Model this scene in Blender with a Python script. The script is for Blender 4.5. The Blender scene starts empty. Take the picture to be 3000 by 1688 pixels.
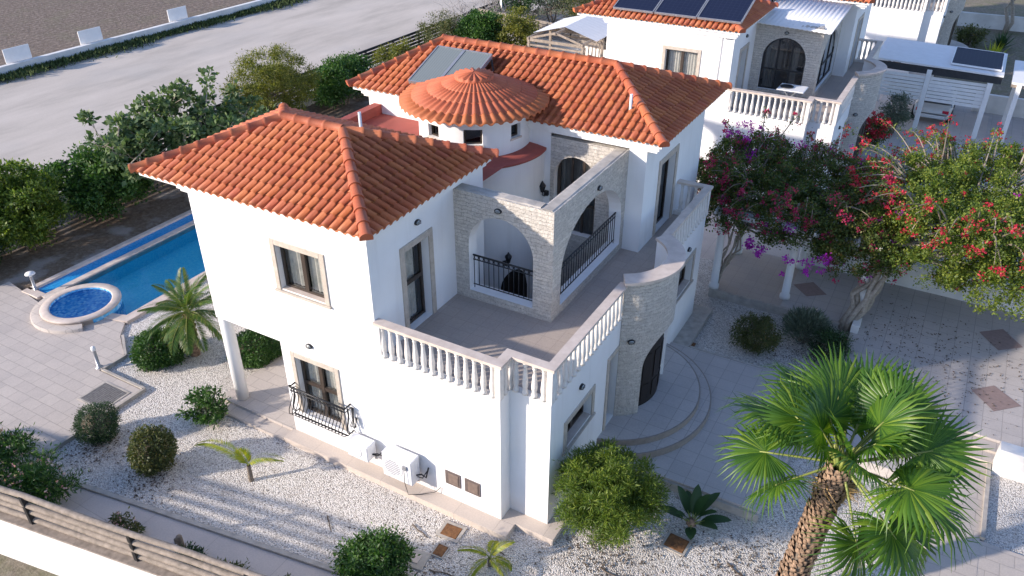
import bpy, bmesh, math, random
import numpy as np
from mathutils import Vector, Matrix, Quaternion
PI = math.pi; R = math.radians
scn = bpy.context.scene; col = scn.collection
# ------------------------------------------------------------------ camera, sky, sun, exposure
cd = bpy.data.cameras.new("camera"); cam = bpy.data.objects.new("camera", cd); col.objects.link(cam); scn.camera = cam
YAW, PITCH = R(29.691), R(31.485)
fw = Vector((-math.sin(YAW)*math.cos(PITCH), math.cos(YAW)*math.cos(PITCH), -math.sin(PITCH)))
rt = Vector((math.cos(YAW), math.sin(YAW), 0)); up = rt.cross(fw)
cam.matrix_world = Matrix(((rt.x, up.x, -fw.x, 5.9355), (rt.y, up.y, -fw.y, -9.96), (rt.z, up.z, -fw.z, 12.6983), (0, 0, 0, 1)))
cd.sensor_width = 36; cd.lens = 36*2349.1/3000; cd.clip_end = 3000
SUN_EL = R(20.5); SUN_AZ = R(225)
wd = bpy.data.worlds.new("World"); scn.world = wd; wd.use_nodes = True
wn = wd.node_tree; sk = wn.nodes.new('ShaderNodeTexSky'); sk.sky_type = 'NISHITA'; sk.sun_disc = False
sk.sun_elevation = SUN_EL; sk.sun_rotation = SUN_AZ; sk.air_density = 1.0; sk.dust_density = 0.6; sk.ozone_density = 2.0
bg = wn.nodes['Background']; bg.inputs['Strength'].default_value = 0.15
tint = wn.nodes.new('ShaderNodeMixRGB'); tint.blend_type = 'MULTIPLY'; tint.inputs[0].default_value = 1.0; tint.inputs[2].default_value = (1.01, .975, 1.08, 1)
wn.links.new(sk.outputs[0], tint.inputs[1]); wn.links.new(tint.outputs[0], bg.inputs['Color'])
sl = bpy.data.lights.new("sun", 'SUN'); sl.energy = 3.7; sl.angle = R(1.2); sl.color = (1.0, 0.875, 0.75)
so = bpy.data.objects.new("sun", sl); col.objects.link(so); so.location = (-60, -60, 60)
sd = Vector((math.cos(SUN_EL)*0.7, math.cos(SUN_EL)*0.714, -math.sin(SUN_EL)))
so.rotation_euler = sd.to_track_quat('-Z', 'Y').to_euler()
scn.view_settings.view_transform = 'Standard'; scn.view_settings.look = 'None'
scn.view_settings.exposure = 0.82; scn.view_settings.gamma = 1.0
scn.cycles.max_bounces = 8; scn.cycles.transparent_max_bounces = 16

# ------------------------------------------------------------------ materials
class G:
    def __init__(s, name):
        s.m = bpy.data.materials.new(name); s.m.use_nodes = True; s.t = s.m.node_tree; s.b = s.t.nodes['Principled BSDF']
    def n(s, typ, props=None, **ins):
        k = s.t.nodes.new('ShaderNode'+typ)
        for a, b in (props or {}).items(): setattr(k, a, b)
        for a, b in ins.items(): s.set(k, a.replace('_', ' '), b)
        return k
    def set(s, k, key, v):
        i = k.inputs[int(key[1:])] if key[0] == '#' else k.inputs[key]
        if isinstance(v, bpy.types.NodeSocket): s.t.links.new(v, i)
        else: i.default_value = tuple(v)+(1,) if isinstance(v, tuple) and len(v) == 3 and i.type == 'RGBA' else v
    def base(s, v): s.set(s.b, 'Base Color', v)
    def ramp(s, fac, stops, interp='LINEAR'):
        k = s.n('ValToRGB', Fac=fac); e = k.color_ramp; e.interpolation = interp
        while len(e.elements) < len(stops): e.elements.new(0.5)
        for q, (p, c) in zip(e.elements, stops): q.position = p; q.color = tuple(c)+(1,)
        return k.outputs['Color']
    def mix(s, fac, a, b, mode='MIX'):
        k = s.n('MixRGB', {'blend_type': mode}); s.set(k, '#0', fac); s.set(k, '#1', a); s.set(k, '#2', b); return k.outputs[0]
    def math(s, op, a, b=0.0):
        k = s.n('Math', {'operation': op}); s.set(k, '#0', a); s.set(k, '#1', b); return k.outputs[0]
    def noise(s, scale, vec=None, detail=4, rough=0.55, out='Fac'):
        k = s.n('TexNoise', Scale=scale, Detail=detail, Roughness=rough)
        if vec is not None: s.set(k, 'Vector', vec)
        return k.outputs[out]
    def uv(s): return s.n('TexCoord').outputs['UV']
    def pos(s): return s.n('NewGeometry').outputs['Position']
    def bump(s, h, strength=0.3, dist=0.02):
        s.set(s.b, 'Normal', s.n('Bump', Strength=strength, Distance=dist, Height=h).outputs[0])
    def rough(s, v): s.set(s.b, 'Roughness', v)
M = {}
def done(g, name): M[name] = g.m
def plain(name, c, rough=0.6, var=0.12, scale=6, metal=0.0, bump=0.0):
    g = G(name); nz = g.noise(scale, g.pos())
    g.base(g.ramp(nz, [(0.3, tuple(x*(1-var) for x in c)), (0.7, tuple(min(1, x*(1+var)) for x in c))]))
    g.rough(rough); g.set(g.b, 'Metallic', metal)
    if bump: g.bump(g.noise(scale*8, g.pos()), bump, 0.01)
    done(g, name)
# stucco
g = G('stucco'); p = g.pos(); n1 = g.noise(0.9, p, 5); n2 = g.noise(90, p, 3)
mp = g.n('Mapping', Vector=p, Scale=(2.2, 2.2, 0.25)); st = g.noise(2.0, mp.outputs[0], 5)
c = g.ramp(n1, [(0.3, (.79, .785, .78)), (0.7, (.86, .86, .855))])
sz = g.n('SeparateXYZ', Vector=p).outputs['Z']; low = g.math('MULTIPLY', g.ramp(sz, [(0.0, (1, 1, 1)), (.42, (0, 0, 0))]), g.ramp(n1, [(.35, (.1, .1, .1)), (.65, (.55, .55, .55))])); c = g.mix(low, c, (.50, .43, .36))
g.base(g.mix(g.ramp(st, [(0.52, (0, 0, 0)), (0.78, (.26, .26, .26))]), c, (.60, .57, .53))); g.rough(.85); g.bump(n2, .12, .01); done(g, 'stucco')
# stone cladding
def stone(name, k=1.0):
    g = G(name); uv = g.uv(); wob = g.n('MixRGB'); nzc = g.noise(6.0, uv, 3, out='Color')
    g.set(wob, '#0', 0.075); g.set(wob, '#1', uv); g.set(wob, '#2', nzc)
    br = g.n('TexBrick', {'offset': .5, 'offset_frequency': 2, 'squash': .7, 'squash_frequency': 3}, Vector=wob.outputs[0], Scale=1.0, Color1=(.68*k, .635*k, .57*k), Color2=(.47*k, .435*k, .39*k), Mortar=(.36*k, .335*k, .30*k), Mortar_Size=.005, Bias=-.1, Brick_Width=.24, Row_Height=.08)
    nz = g.noise(9, uv, 6, .7); nd = g.noise(26, uv, 5, .7)
    c = g.mix(.55, br.outputs['Color'], g.ramp(nz, [(.3, (.42*k, .385*k, .34*k)), (.62, (.74*k, .695*k, .63*k))]))
    c = g.mix(g.ramp(nd, [(.54, (0, 0, 0)), (.66, (.9, .9, .9))]), c, (.24, .21, .18))
    g.base(c); g.rough(.9)
    h = g.math('ADD', g.math('MULTIPLY', br.outputs['Fac'], -.8), g.math('MULTIPLY', nz, 1.2)); g.bump(h, 1.0, .04); done(g, name)
stone('stone_cladding')
g = G('travertine'); p = g.pos(); a = g.noise(7, p, 6, .7); b = g.noise(40, p, 4, .7)
c = g.ramp(a, [(.3, (.40, .345, .285)), (.7, (.56, .50, .43))])
g.base(g.mix(g.ramp(b, [(.6, (0, 0, 0)), (.75, (.6, .6, .6))]), c, (.28, .215, .16))); g.rough(.7); g.bump(b, .2, .01); done(g, 'travertine')
g = G('coping_stone'); p = g.pos(); a = g.noise(4, p, 6, .6); b = g.noise(60, p, 3)
c = g.ramp(a, [(.3, (.50, .42, .36)), (.7, (.66, .57, .50))]); g.base(c); g.rough(.75); g.bump(b, .15, .01); done(g, 'coping_stone')
plain('cast_stone', (.74, .71, .67), .75, .08, 9, bump=.1)
def tiles(name, c1, c2, mortar, w, h, ms, off=0.0, rough=.7, rot=0.0, stain=(.28, .26, .25), sa=.35):
    g = G(name); p = g.pos(); mp = g.n('Mapping', Vector=p, Rotation=(0, 0, rot))
    br = g.n('TexBrick', {'offset': off}, Vector=mp.outputs[0], Scale=1.0, Color1=c1, Color2=c2, Mortar=mortar, Mortar_Size=ms, Mortar_Smooth=.3, Bias=0.0, Brick_Width=w, Row_Height=h)
    nz = g.noise(1.3, p, 6, .65); nf = g.noise(30, p, 4)
    c = g.mix(g.ramp(nz, [(.45, (0, 0, 0)), (.75, (sa, sa, sa))]), br.outputs['Color'], stain)
    c = g.mix(.25, c, g.ramp(nf, [(.3, tuple(x*.7 for x in c1)), (.7, tuple(x*1.25 for x in c1))]))
    g.base(c); g.rough(rough); g.bump(g.math('ADD', g.math('MULTIPLY', br.outputs['Fac'], -1.0), g.math('MULTIPLY', nf, .25)), .35, .01); done(g, name)
tiles('terrace_tile', (.43, .365, .315), (.39, .33, .29), (.30, .255, .225), .34, .34, .006, 0, .6)
tiles('paver_grey', (.50, .46, .435), (.445, .41, .39), (.29, .265, .25), .42, .42, .009, 0, .8)
tiles('pool_deck_paver', (.52, .465, .415), (.465, .415, .375), (.32, .285, .255), .50, .33, .010, .5, .8)
tiles('apron_slab', (.58, .50, .43), (.53, .46, .40), (.38, .33, .285), .95, .95, .006, 0, .8)
tiles('path_concrete', (.58, .51, .46), (.53, .47, .43), (.38, .335, .30), 1.6, 4.0, .008, 0, .85)
plain('kerb_concrete', (.42, .385, .34), .9, .2, 5, bump=.2)
# lot concrete with seams and tyre marks
g = G('lot_concrete'); p = g.pos(); mp = g.n('Mapping', Vector=p, Scale=(.5, .13, 1), Rotation=(0, 0, R(4))); a = g.noise(1.0, mp.outputs[0], 6, .65); b = g.noise(.25, p, 5); f = g.noise(14, p, 5, .7)
c = g.ramp(a, [(.32, (.36, .315, .265)), (.5, (.50, .44, .375)), (.7, (.59, .52, .45))]); c = g.mix(g.ramp(b, [(.5, (0, 0, 0)), (.75, (.5, .5, .5))]), c, (.40, .375, .345)); c = g.mix(.2, c, g.ramp(f, [(.3, (.34, .31, .28)), (.7, (.60, .56, .51))])); g.base(c); g.rough(.9); done(g, 'lot_concrete')
# soils
g = G('field_soil'); p = g.pos(); w = g.n('TexWave', {'bands_direction': 'X'}, Vector=p, Scale=.55, Distortion=3.0, Detail=3.0, Detail_Scale=1.5); a = g.noise(5, p, 6, .75); b = g.noise(.5, p, 4)
c = g.ramp(a, [(.34, (.085, .06, .045)), (.5, (.20, .15, .115)), (.66, (.36, .29, .24))]); c = g.mix(g.math('MULTIPLY', w.outputs['Fac'], .5), c, (.12, .095, .08)); c = g.mix(g.ramp(b, [(.5, (0, 0, 0)), (.7, (.35, .35, .35))]), c, (.15, .15, .08)); g.base(c); g.rough(1); g.bump(a, .8, .15); done(g, 'field_soil')
g = G('garden_soil'); p = g.pos(); a = g.noise(6, p, 6, .75); b = g.noise(.8, p, 4); v = g.n('TexVoronoi', Vector=p, Scale=24.0)
c = g.ramp(a, [(.3, (.085, .06, .04)), (.5, (.17, .125, .085)), (.72, (.28, .22, .17))]); peb = g.mix(.5, v.outputs['Color'], (.5, .47, .43)); c = g.mix(g.ramp(b, [(.5, (0, 0, 0)), (.62, (.75, .75, .75))]), c, g.mix(.75, (.40, .37, .34), g.mix(.9, peb, (.33, .30, .27)))); g.base(c); g.rough(1); g.bump(a, .8, .05); done(g, 'garden_soil')
g = G('dry_ground'); p = g.pos(); a = g.noise(7, p, 6, .75); b = g.noise(1.2, p, 4)
c = g.ramp(a, [(.3, (.10, .085, .06)), (.52, (.20, .17, .125)), (.72, (.33, .29, .23))]); c = g.mix(g.ramp(b, [(.45, (0, 0, 0)), (.65, (.6, .6, .6))]), c, (.13, .14, .06)); g.base(c); g.rough(1); g.bump(a, .8, .05); done(g, 'dry_ground')
# white pebble gravel
g = G('white_gravel'); p = g.pos(); v = g.n('TexVoronoi', Vector=p, Scale=36.0, Randomness=1.0); sp = g.n('SeparateColor', Color=v.outputs['Color'])
c = g.ramp(sp.outputs[0], [(.0, (.27, .25, .23)), (.08, (.50, .45, .40)), (.22, (.68, .63, .57)), (.55, (.81, .765, .71)), (1, (.90, .865, .82))])
d = g.ramp(v.outputs['Distance'], [(.42, (0, 0, 0)), (.8, (.7, .7, .7))]); c = g.mix(d, c, (.20, .18, .16))
big = g.noise(.55, p, 6, .7); c = g.mix(g.ramp(big, [(.50, (0, 0, 0)), (.72, (.55, .55, .55))]), c, (.40, .35, .305)); fine = g.noise(4.5, p, 4, .7)
c = g.mix(g.ramp(fine, [(.58, (0, 0, 0)), (.72, (.4, .4, .4))]), c, (.44, .40, .355))
g.base(c); g.rough(.8); g.bump(g.math('MULTIPLY', v.outputs['Distance'], -1.0), .9, .03); done(g, 'white_gravel')
# roof tiles: uv is in tiles
def rooftile(name, cs, dust=.3, dc=(.60, .36, .28)):
    g = G(name); uv = g.uv(); fl = g.n('VectorMath', {'operation': 'FLOOR'}); g.set(fl, '#0', uv)
    wn_ = g.n('TexWhiteNoise', {'noise_dimensions': '2D'}, Vector=fl.outputs[0]); p = g.pos(); a = g.noise(2.0, p, 6, .7); f = g.noise(45, p, 4, .7)
    c = g.ramp(wn_.outputs['Value'], [(0, cs[0]), (.4, cs[1]), (.75, cs[2]), (1, cs[3])]); fr = g.math('FRACT', g.n('SeparateXYZ', Vector=uv).outputs['Y'])
    c = g.mix(g.math('MULTIPLY', g.ramp(fr, [(.0, (1, 1, 1)), (.22, (0, 0, 0))]), g.ramp(g.noise(6, p, 3), [(.42, (0, 0, 0)), (.6, (.8, .8, .8))])), c, (.48, .17, .04))
    c = g.mix(g.ramp(a, [(.42, (0, 0, 0)), (.75, (dust, dust, dust))]), c, dc); c = g.mix(.22, c, g.ramp(f, [(.3, tuple(x*.55 for x in cs[1])), (.7, tuple(min(1, x*1.35) for x in cs[2]))]))
    g.base(c); g.rough(.65); g.bump(f, .12, .01); done(g, name)
rooftile('roof_tile', [(.31, .066, .032), (.42, .100, .042), (.50, .155, .055), (.40, .085, .052)], .42, (.54, .235, .145))
rooftile('dome_ochre', [(.36, .095, .03), (.43, .12, .036), (.48, .145, .044), (.35, .088, .03)], .2, (.42, .18, .11))
rooftile('dome_pink', [(.40, .095, .042), (.45, .115, .048), (.48, .13, .055), (.40, .09, .04)], .15, (.44, .15, .10))
plain('red_membrane', (.36, .085, .065), .7, .14, 2.5, bump=.1)
plain('dark_frame', (.050, .036, .028), .45, .15, 12)
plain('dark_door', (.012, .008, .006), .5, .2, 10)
plain('wrought_iron', (.012, .013, .016), .5, .1, 10)
plain('white_paint', (.80, .80, .79), .5, .05, 5)
plain('white_metal', (.72, .73, .75), .35, .05, 5)
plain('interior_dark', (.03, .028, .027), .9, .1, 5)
plain('curtain', (.74, .70, .63), .9, .18, 9)
plain('brown_louvre', (.22, .165, .135), .55, .15, 14)
plain('louvre_frame', (.13, .10, .09), .5, .15, 14)
plain('grey_metal', (.38, .39, .41), .4, .1, 8, .6)
plain('lamp_glass', (.42, .45, .45), .15, .06, 8)
plain('black_plastic', (.02, .02, .022), .45, .1, 8)
plain('old_wood', (.27, .225, .185), .85, .3, 9, bump=.3)
plain('dark_slat', (.028, .030, .034), .6, .25, 6, bump=.1)
plain('grey_slat', (.26, .225, .195), .8, .25, 6, bump=.2)
plain('low_wall', (.70, .69, .67), .85, .12, 1.6, bump=.1)
plain('sign_white', (.78, .78, .78), .5, .05, 3)
plain('weed', (.055, .085, .022), .9, .4, 8)
plain('car_paint', (.60, .62, .64), .25, .03, 3)
plain('tyre', (.015, .015, .015), .8, .1, 9)
plain('canopy_sheet', (.74, .74, .74), .6, .04, 4)
plain('riser_stone', (.27, .235, .205), .8, .12, 8)
plain('inlay', (.27, .20, .185), .75, .1, 12)
plain('grate', (.20, .19, .18), .8, .25, 14, bump=.2)
plain('bark', (.19, .155, .12), .95, .3, 14, bump=.5)
plain('pale_bark', (.34, .30, .25), .95, .25, 14, bump=.4)
plain('palm_boot', (.27, .18, .12), .95, .6, 16, bump=.4)
plain('flagstone_white', (.70, .69, .66), .8, .08, 9)
plain('dead_leaf', (.115, .088, .066), .95, .35, 18)
plain('dry_straw', (.42, .28, .12), .9, .3, 18)
# rust cover
g = G('rust'); p = g.pos(); a = g.noise(14, p, 6, .75); b = g.noise(60, p, 3)
g.base(g.mix(g.ramp(b, [(.66, (0, 0, 0)), (.72, (.7, .7, .7))]), g.ramp(a, [(.3, (.10, .045, .02)), (.55, (.21, .095, .035)), (.75, (.29, .15, .06))]), (.5, .45, .38))); g.rough(.9); g.bump(a, .4, .01); done(g, 'rust')
# glass: dark pane with true reflection and a see-through part
def glass(name, tint, tr=.55):
    g = G(name); t = g.n('BsdfTransparent', Color=tint); gl = g.n('BsdfGlossy', Color=(.9, .95, 1), Roughness=.03); lw = g.n('LayerWeight', Blend=.25); mx = g.n('MixShader')
    g.set(mx, '#0', g.math('ADD', g.math('MULTIPLY', lw.outputs['Fresnel'], .7), .06)); g.set(mx, '#1', t.outputs[0]); g.set(mx, '#2', gl.outputs[0])
    g.t.links.new(mx.outputs[0], g.t.nodes['Material Output'].inputs['Surface']); done(g, name)
glass('window_glass', (.80, .82, .82)); glass('dark_glass', (.35, .36, .37))
g = G('water'); t = g.n('BsdfTransparent', Color=(.84, .98, .99)); gl = g.n('BsdfGlossy', Color=(1, 1, 1), Roughness=.02); fr = g.n('Fresnel', IOR=1.33); mx = g.n('MixShader')
nb = g.n('Bump', Strength=.22, Distance=.05, Height=g.noise(3.2, g.pos(), 4)); g.set(gl, 'Normal', nb.outputs[0]); g.set(fr, 'Normal', nb.outputs[0])
g.set(mx, '#0', fr.outputs[0]); g.set(mx, '#1', t.outputs[0]); g.set(mx, '#2', gl.outputs[0]); g.t.links.new(mx.outputs[0], g.t.nodes['Material Output'].inputs['Surface']); done(g, 'water')
def mosaic(name, cs, scale):
    g = G(name); p = g.pos(); v = g.n('TexVoronoi', {'distance': 'CHEBYCHEV'}, Vector=p, Scale=scale, Randomness=.15); s_ = g.n('SeparateColor', Color=v.outputs['Color'])
    g.base(g.ramp(s_.outputs[0], [(0, cs[0]), (.5, cs[1]), (1, cs[2])])); g.rough(.25); done(g, name)
mosaic('pool_mosaic', [(.13, .72, .90), (.17, .80, .93), (.22, .84, .95)], 22)
mosaic('spa_mosaic', [(.05, .32, .72), (.14, .52, .86), (.50, .78, .95)], 14)
mosaic('gutter_mosaic', [(.02, .24, .54), (.03, .29, .62), (.05, .33, .66)], 22)
def solar(name, c, line, w, h):
    g = G(name); uv = g.uv(); br = g.n('TexBrick', {'offset': 0}, Vector=uv, Scale=1.0, Color1=c, Color2=c, Mortar=line, Mortar_Size=.004, Brick_Width=w, Row_Height=h); g.base(br.outputs['Color']); g.rough(.55); g.set(g.b, 'Specular IOR Level', .12); done(g, name)
solar('collector', (.17, .20, .21), (.10, .12, .13), .075, 3.0); solar('photovoltaic', (.012, .018, .045), (.03, .04, .07), .16, .16)
# leaves
def leafmat(name, cs, tr=.35, rough=.55):
    g = G(name); rn = g.n('NewGeometry').outputs['Random Per Island']; nz = g.noise(1.3, g.pos(), 3)
    f = g.math('ADD', g.math('MULTIPLY', rn, .75), g.math('MULTIPLY', nz, .3)); c = g.ramp(f, [(.1, cs[0]), (.45, cs[1]), (.75, cs[2]), (.98, cs[3] if len(cs) > 3 else cs[2])])
    g.base(c); g.rough(rough); tl = g.n('BsdfTranslucent', Color=g.mix(1.0, c, (1.5, 1.6, .8), 'MULTIPLY')); mx = g.n('MixShader'); g.set(mx, '#0', tr); g.set(mx, '#1', g.b.outputs[0]); g.set(mx, '#2', tl.outputs[0])
    g.t.links.new(mx.outputs[0], g.t.nodes['Material Output'].inputs['Surface']); done(g, name)
leafmat('leaf_fig', [(.045, .085, .03), (.08, .14, .05), (.13, .19, .075), (.20, .25, .11)], .25)
leafmat('leaf_citrus', [(.018, .06, .010), (.035, .10, .016), (.065, .15, .022), (.11, .19, .03)], .3)
leafmat('leaf_yellow', [(.06, .085, .014), (.12, .14, .02), (.20, .20, .028), (.28, .25, .05)], .35)
leafmat('leaf_dark', [(.010, .035, .012), (.02, .058, .016), (.035, .085, .024), (.06, .11, .03)], .2)
leafmat('leaf_box', [(.015, .055, .010), (.03, .09, .015), (.055, .13, .02), (.09, .17, .03)], .25)
leafmat('leaf_lime', [(.04, .085, .012), (.085, .145, .016), (.155, .22, .024), (.25, .29, .04)], .32)
leafmat('leaf_olive', [(.045, .065, .018), (.075, .095, .025), (.11, .125, .035), (.19, .12, .04)], .25)
leafmat('leaf_grey', [(.07, .10, .075), (.11, .145, .105), (.16, .20, .15), (.22, .26, .20)], .2)
leafmat('leaf_bougain', [(.05, .095, .016), (.11, .17, .022), (.20, .25, .034), (.30, .32, .06)], .38)
leafmat('leaf_bougain_dark', [(.03, .055, .014), (.065, .10, .02), (.11, .15, .025), (.20, .09, .028)], .32)
leafmat('bract_dull', [(.26, .012, .05), (.38, .018, .09), (.48, .03, .14), (.42, .07, .06)], .35)
leafmat('bract_red', [(.36, .012, .03), (.50, .02, .05), (.62, .03, .08), (.55, .05, .05)], .35)
leafmat('bract_magenta', [(.30, .012, .26), (.42, .02, .44), (.54, .04, .60), (.44, .03, .48)], .35)
leafmat('bract_pink', [(.55, .20, .26), (.68, .40, .42), (.78, .66, .64), (.72, .52, .54)], .35)
leafmat('frond_fan', [(.028, .088, .012), (.06, .145, .015), (.115, .215, .02), (.21, .29, .034)], .36, .42)
leafmat('frond_date', [(.035, .095, .018), (.06, .135, .022), (.11, .17, .03), (.22, .19, .05)], .28, .45)
leafmat('frond_yellow', [(.16, .24, .02), (.27, .32, .025), (.38, .38, .035), (.42, .36, .05)], .4, .5)
leafmat('petiole', [(.16, .22, .05), (.22, .27, .06), (.30, .32, .09), (.30, .28, .09)], .1)
leafmat('twig', [(.16, .13, .10), (.24, .20, .16), (.32, .28, .23), (.36, .32, .27)], .0, .9)
leafmat('grey_twig', [(.20, .185, .18), (.28, .265, .26), (.36, .345, .34), (.42, .40, .40)], .0, .9)
# ------------------------------------------------------------------ mesh helpers
def V(*a): return Vector(a)
class MB:
    def __init__(s): s.v = []; s.f = []; s.uv = {}; s.sm = set()
    def face(s, pts, uv=None, smooth=False):
        b = len(s.v); s.v += [tuple(p) for p in pts]; s.f.append(tuple(range(b, b+len(pts))))
        if uv: s.uv[len(s.f)-1] = uv
        if smooth: s.sm.add(len(s.f)-1)
    def grid(s, P, nu, nv, uvf=None, smooth=True, flip=False, closeu=False):
        b = len(s.v)
        for j in range(nv+1):
            for i in range(nu+1): s.v.append(tuple(P(i, j)))
        for j in range(nv):
            for i in range(nu):
                q = [(i, j), (i+1, j), (i+1, j+1), (i, j+1)]
                if flip: q.reverse()
                s.f.append(tuple(b+y*(nu+1)+x for x, y in q))
                if uvf: s.uv[len(s.f)-1] = [uvf(x, y) for x, y in q]
                if smooth: s.sm.add(len(s.f)-1)
    def box(s, x0, y0, z0, x1, y1, z1):
        p = [(x, y, z) for z in (z0, z1) for y in (y0, y1) for x in (x0, x1)]
        b = len(s.v); s.v += p
        for q in ((0, 2, 3, 1), (4, 5, 7, 6), (0, 1, 5, 4), (2, 6, 7, 3), (0, 4, 6, 2), (1, 3, 7, 5)): s.f.append(tuple(b+i for i in q))
    def obox(s, c, ax, ay, az):   # centre and three half-axis vectors
        c, ax, ay, az = Vector(c), Vector(ax), Vector(ay), Vector(az); b = len(s.v)
        for k in (-1, 1):
            for j in (-1, 1):
                for i in (-1, 1): s.v.append(tuple(c+ax*i+ay*j+az*k))
        for q in ((0, 2, 3, 1), (4, 5, 7, 6), (0, 1, 5, 4), (2, 6, 7, 3), (0, 4, 6, 2), (1, 3, 7, 5)): s.f.append(tuple(b+i for i in q))
    def bar(s, a, b, w, h, upv=(0, 0, 1)):
        a, b = Vector(a), Vector(b); d = (b-a); L = d.length; d.normalize(); u = Vector(upv); x = d.cross(u)
        if x.length < 1e-4: x = d.cross(Vector((1, 0, 0)))
        x.normalize(); y = x.cross(d); s.obox((a+b)/2, d*L/2, x*w/2, y*h/2)
    def prism(s, poly, z0, z1, bottom=False):
        n = len(poly); s.face([(x, y, z1) for x, y in poly])
        for i in range(n):
            a, b = poly[i], poly[(i+1) % n]; s.face([(a[0], a[1], z0), (b[0], b[1], z0), (b[0], b[1], z1), (a[0], a[1], z1)])
        if bottom: s.face([(x, y, z0) for x, y in reversed(poly)])
    def tube(s, pts, r, seg=8, cap=True, smooth=True):
        pts = [Vector(p) for p in pts]; n = len(pts); rr = r if isinstance(r, (list, tuple)) else [r]*n
        b = len(s.v); t0 = (pts[1]-pts[0]).normalized(); x = t0.orthogonal().normalized()
        for i in range(n):
            t = (pts[min(i+1, n-1)]-pts[max(i-1, 0)]).normalized(); x = (x-t*x.dot(t)); x = x.normalized() if x.length > 1e-6 else t.orthogonal().normalized(); y = t.cross(x)
            for k in range(seg):
                a = 2*PI*k/seg; s.v.append(tuple(pts[i]+(x*math.cos(a)+y*math.sin(a))*rr[i]))
        for i in range(n-1):
            for k in range(seg):
                s.f.append((b+i*seg+k, b+i*seg+(k+1) % seg, b+(i+1)*seg+(k+1) % seg, b+(i+1)*seg+k))
                if smooth: s.sm.add(len(s.f)-1)
        if cap: s.f.append(tuple(b+k for k in reversed(range(seg)))); s.f.append(tuple(b+(n-1)*seg+k for k in range(seg)))
    def lathe(s, prof, seg=16, c=(0, 0, 0), smooth=True, a0=0.0, a1=2*PI):
        b = len(s.v); full = abs(a1-a0-2*PI) < 1e-6; m = seg if full else seg+1
        for r_, z in prof:
            for k in range(m):
                a = a0+(a1-a0)*k/seg; s.v.append((c[0]+r_*math.cos(a), c[1]+r_*math.sin(a), c[2]+z))
        for i in range(len(prof)-1):
            for k in range(seg):
                s.f.append((b+i*m+k, b+i*m+(k+1) % m, b+(i+1)*m+(k+1) % m, b+(i+1)*m+k))
                if smooth: s.sm.add(len(s.f)-1)
    def build(s, name, mat, parent=None, bevel=0.0, loc=None, smooth_angle=None):
        me = bpy.data.meshes.new(name); me.from_pydata(s.v, [], s.f); me.update()
        ul = me.uv_layers.new(name='UVMap'); dat = np.zeros((len(me.loops), 2), np.float32)
        for p in me.polygons:
            uv = s.uv.get(p.index)
            if uv:
                for k, li in enumerate(p.loop_indices): dat[li] = uv[k]
            else:
                n = p.normal
                if abs(n.z) > .72: f = lambda q: (q[0], q[1])
                else:
                    t = Vector((-n.y, n.x, 0)).normalized(); f = lambda q, t=t: (q[0]*t.x+q[1]*t.y, q[2])
                for k, li in enumerate(p.loop_indices): dat[li] = f(s.v[p.vertices[k]])
        ul.data.foreach_set('uv', dat.ravel())
        if s.sm: me.polygons.foreach_set('use_smooth', [i in s.sm for i in range(len(me.polygons))])
        if mat: me.materials.append(M[mat])
        o = bpy.data.objects.new(name, me); col.objects.link(o)
        if parent: o.parent = parent
        if loc: o.location = loc
        if bevel:
            md = o.modifiers.new('bevel', 'BEVEL'); md.width = bevel; md.segments = 1; md.limit_method = 'ANGLE'; md.angle_limit = R(40)
        return o
def npmesh(name, verts, faces, mat, parent=None, smooth=False):
    me = bpy.data.meshes.new(name); k = faces.shape[1]
    me.vertices.add(len(verts)); me.vertices.foreach_set('co', np.asarray(verts, np.float32).ravel())
    me.loops.add(faces.size); me.loops.foreach_set('vertex_index', np.asarray(faces, np.int32).ravel())
    me.polygons.add(len(faces)); me.polygons.foreach_set('loop_start', np.arange(0, faces.size, k, dtype=np.int32))
    me.update(calc_edges=True); me.materials.append(M[mat])
    o = bpy.data.objects.new(name, me); col.objects.link(o)
    if parent: o.parent = parent
    return o
def thing(name, label, cat, loc=(0, 0, 0), rz=0.0, group=None):
    o = bpy.data.objects.new(name, None); col.objects.link(o); o.location = loc; o.rotation_euler = (0, 0, rz); o.empty_display_size = .2
    o['label'] = label; o['category'] = cat
    if group: o['group'] = group
    return o
def tag(o, label, cat, group=None):
    o['label'] = label; o['category'] = cat
    if group: o['group'] = group
    return o
def struct(o): o['kind'] = 'structure'; return o
def copy_tree(o, parent=None, skip=()):
    c = o.copy(); col.objects.link(c); c.parent = parent
    for ch in list(o.children):
        if ch.name.split('.')[0] not in skip: copy_tree(ch, c, skip)
    return c
# ---- walls
def wallpanel(mb, P, u0, u1, z0, z1, holes=(), depth=.2, du=None, reveal=None, uvu=0.0):
    """P(u,z,w): w is depth into the wall. Holes (a,b,c,d) get reveals of the given depth."""
    us = {u0, u1}; zs = {z0, z1}
    for a, b, c, d in holes: us |= {a, b}; zs |= {c, d}
    us = sorted(us); zs = sorted(zs)
    if du:
        n = []
        for a, b in zip(us, us[1:]):
            k = max(1, math.ceil((b-a)/du)); n += [a+(b-a)*i/k for i in range(k)]
        us = n+[us[-1]]
    for a, b in zip(us, us[1:]):
        for c, d in zip(zs, zs[1:]):
            um, zm = (a+b)/2, (c+d)/2
            if any(h[0] < um < h[1] and h[2] < zm < h[3] for h in holes): continue
            mb.face([P(a, c, 0), P(b, c, 0), P(b, d, 0), P(a, d, 0)], [(a+uvu, c), (b+uvu, c), (b+uvu, d), (a+uvu, d)], smooth=bool(du))
    rb = reveal or mb
    for a, b, c, d in holes:
        for q in (((a, c), (a, d)), ((b, d), (b, c)), ((b, c), (a, c)), ((a, d), (b, d))):
            (p, r_), (p2, r2) = q; rb.face([P(p, r_, 0), P(p2, r2, 0), P(p2, r2, depth), P(p, r_, depth)])
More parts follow.
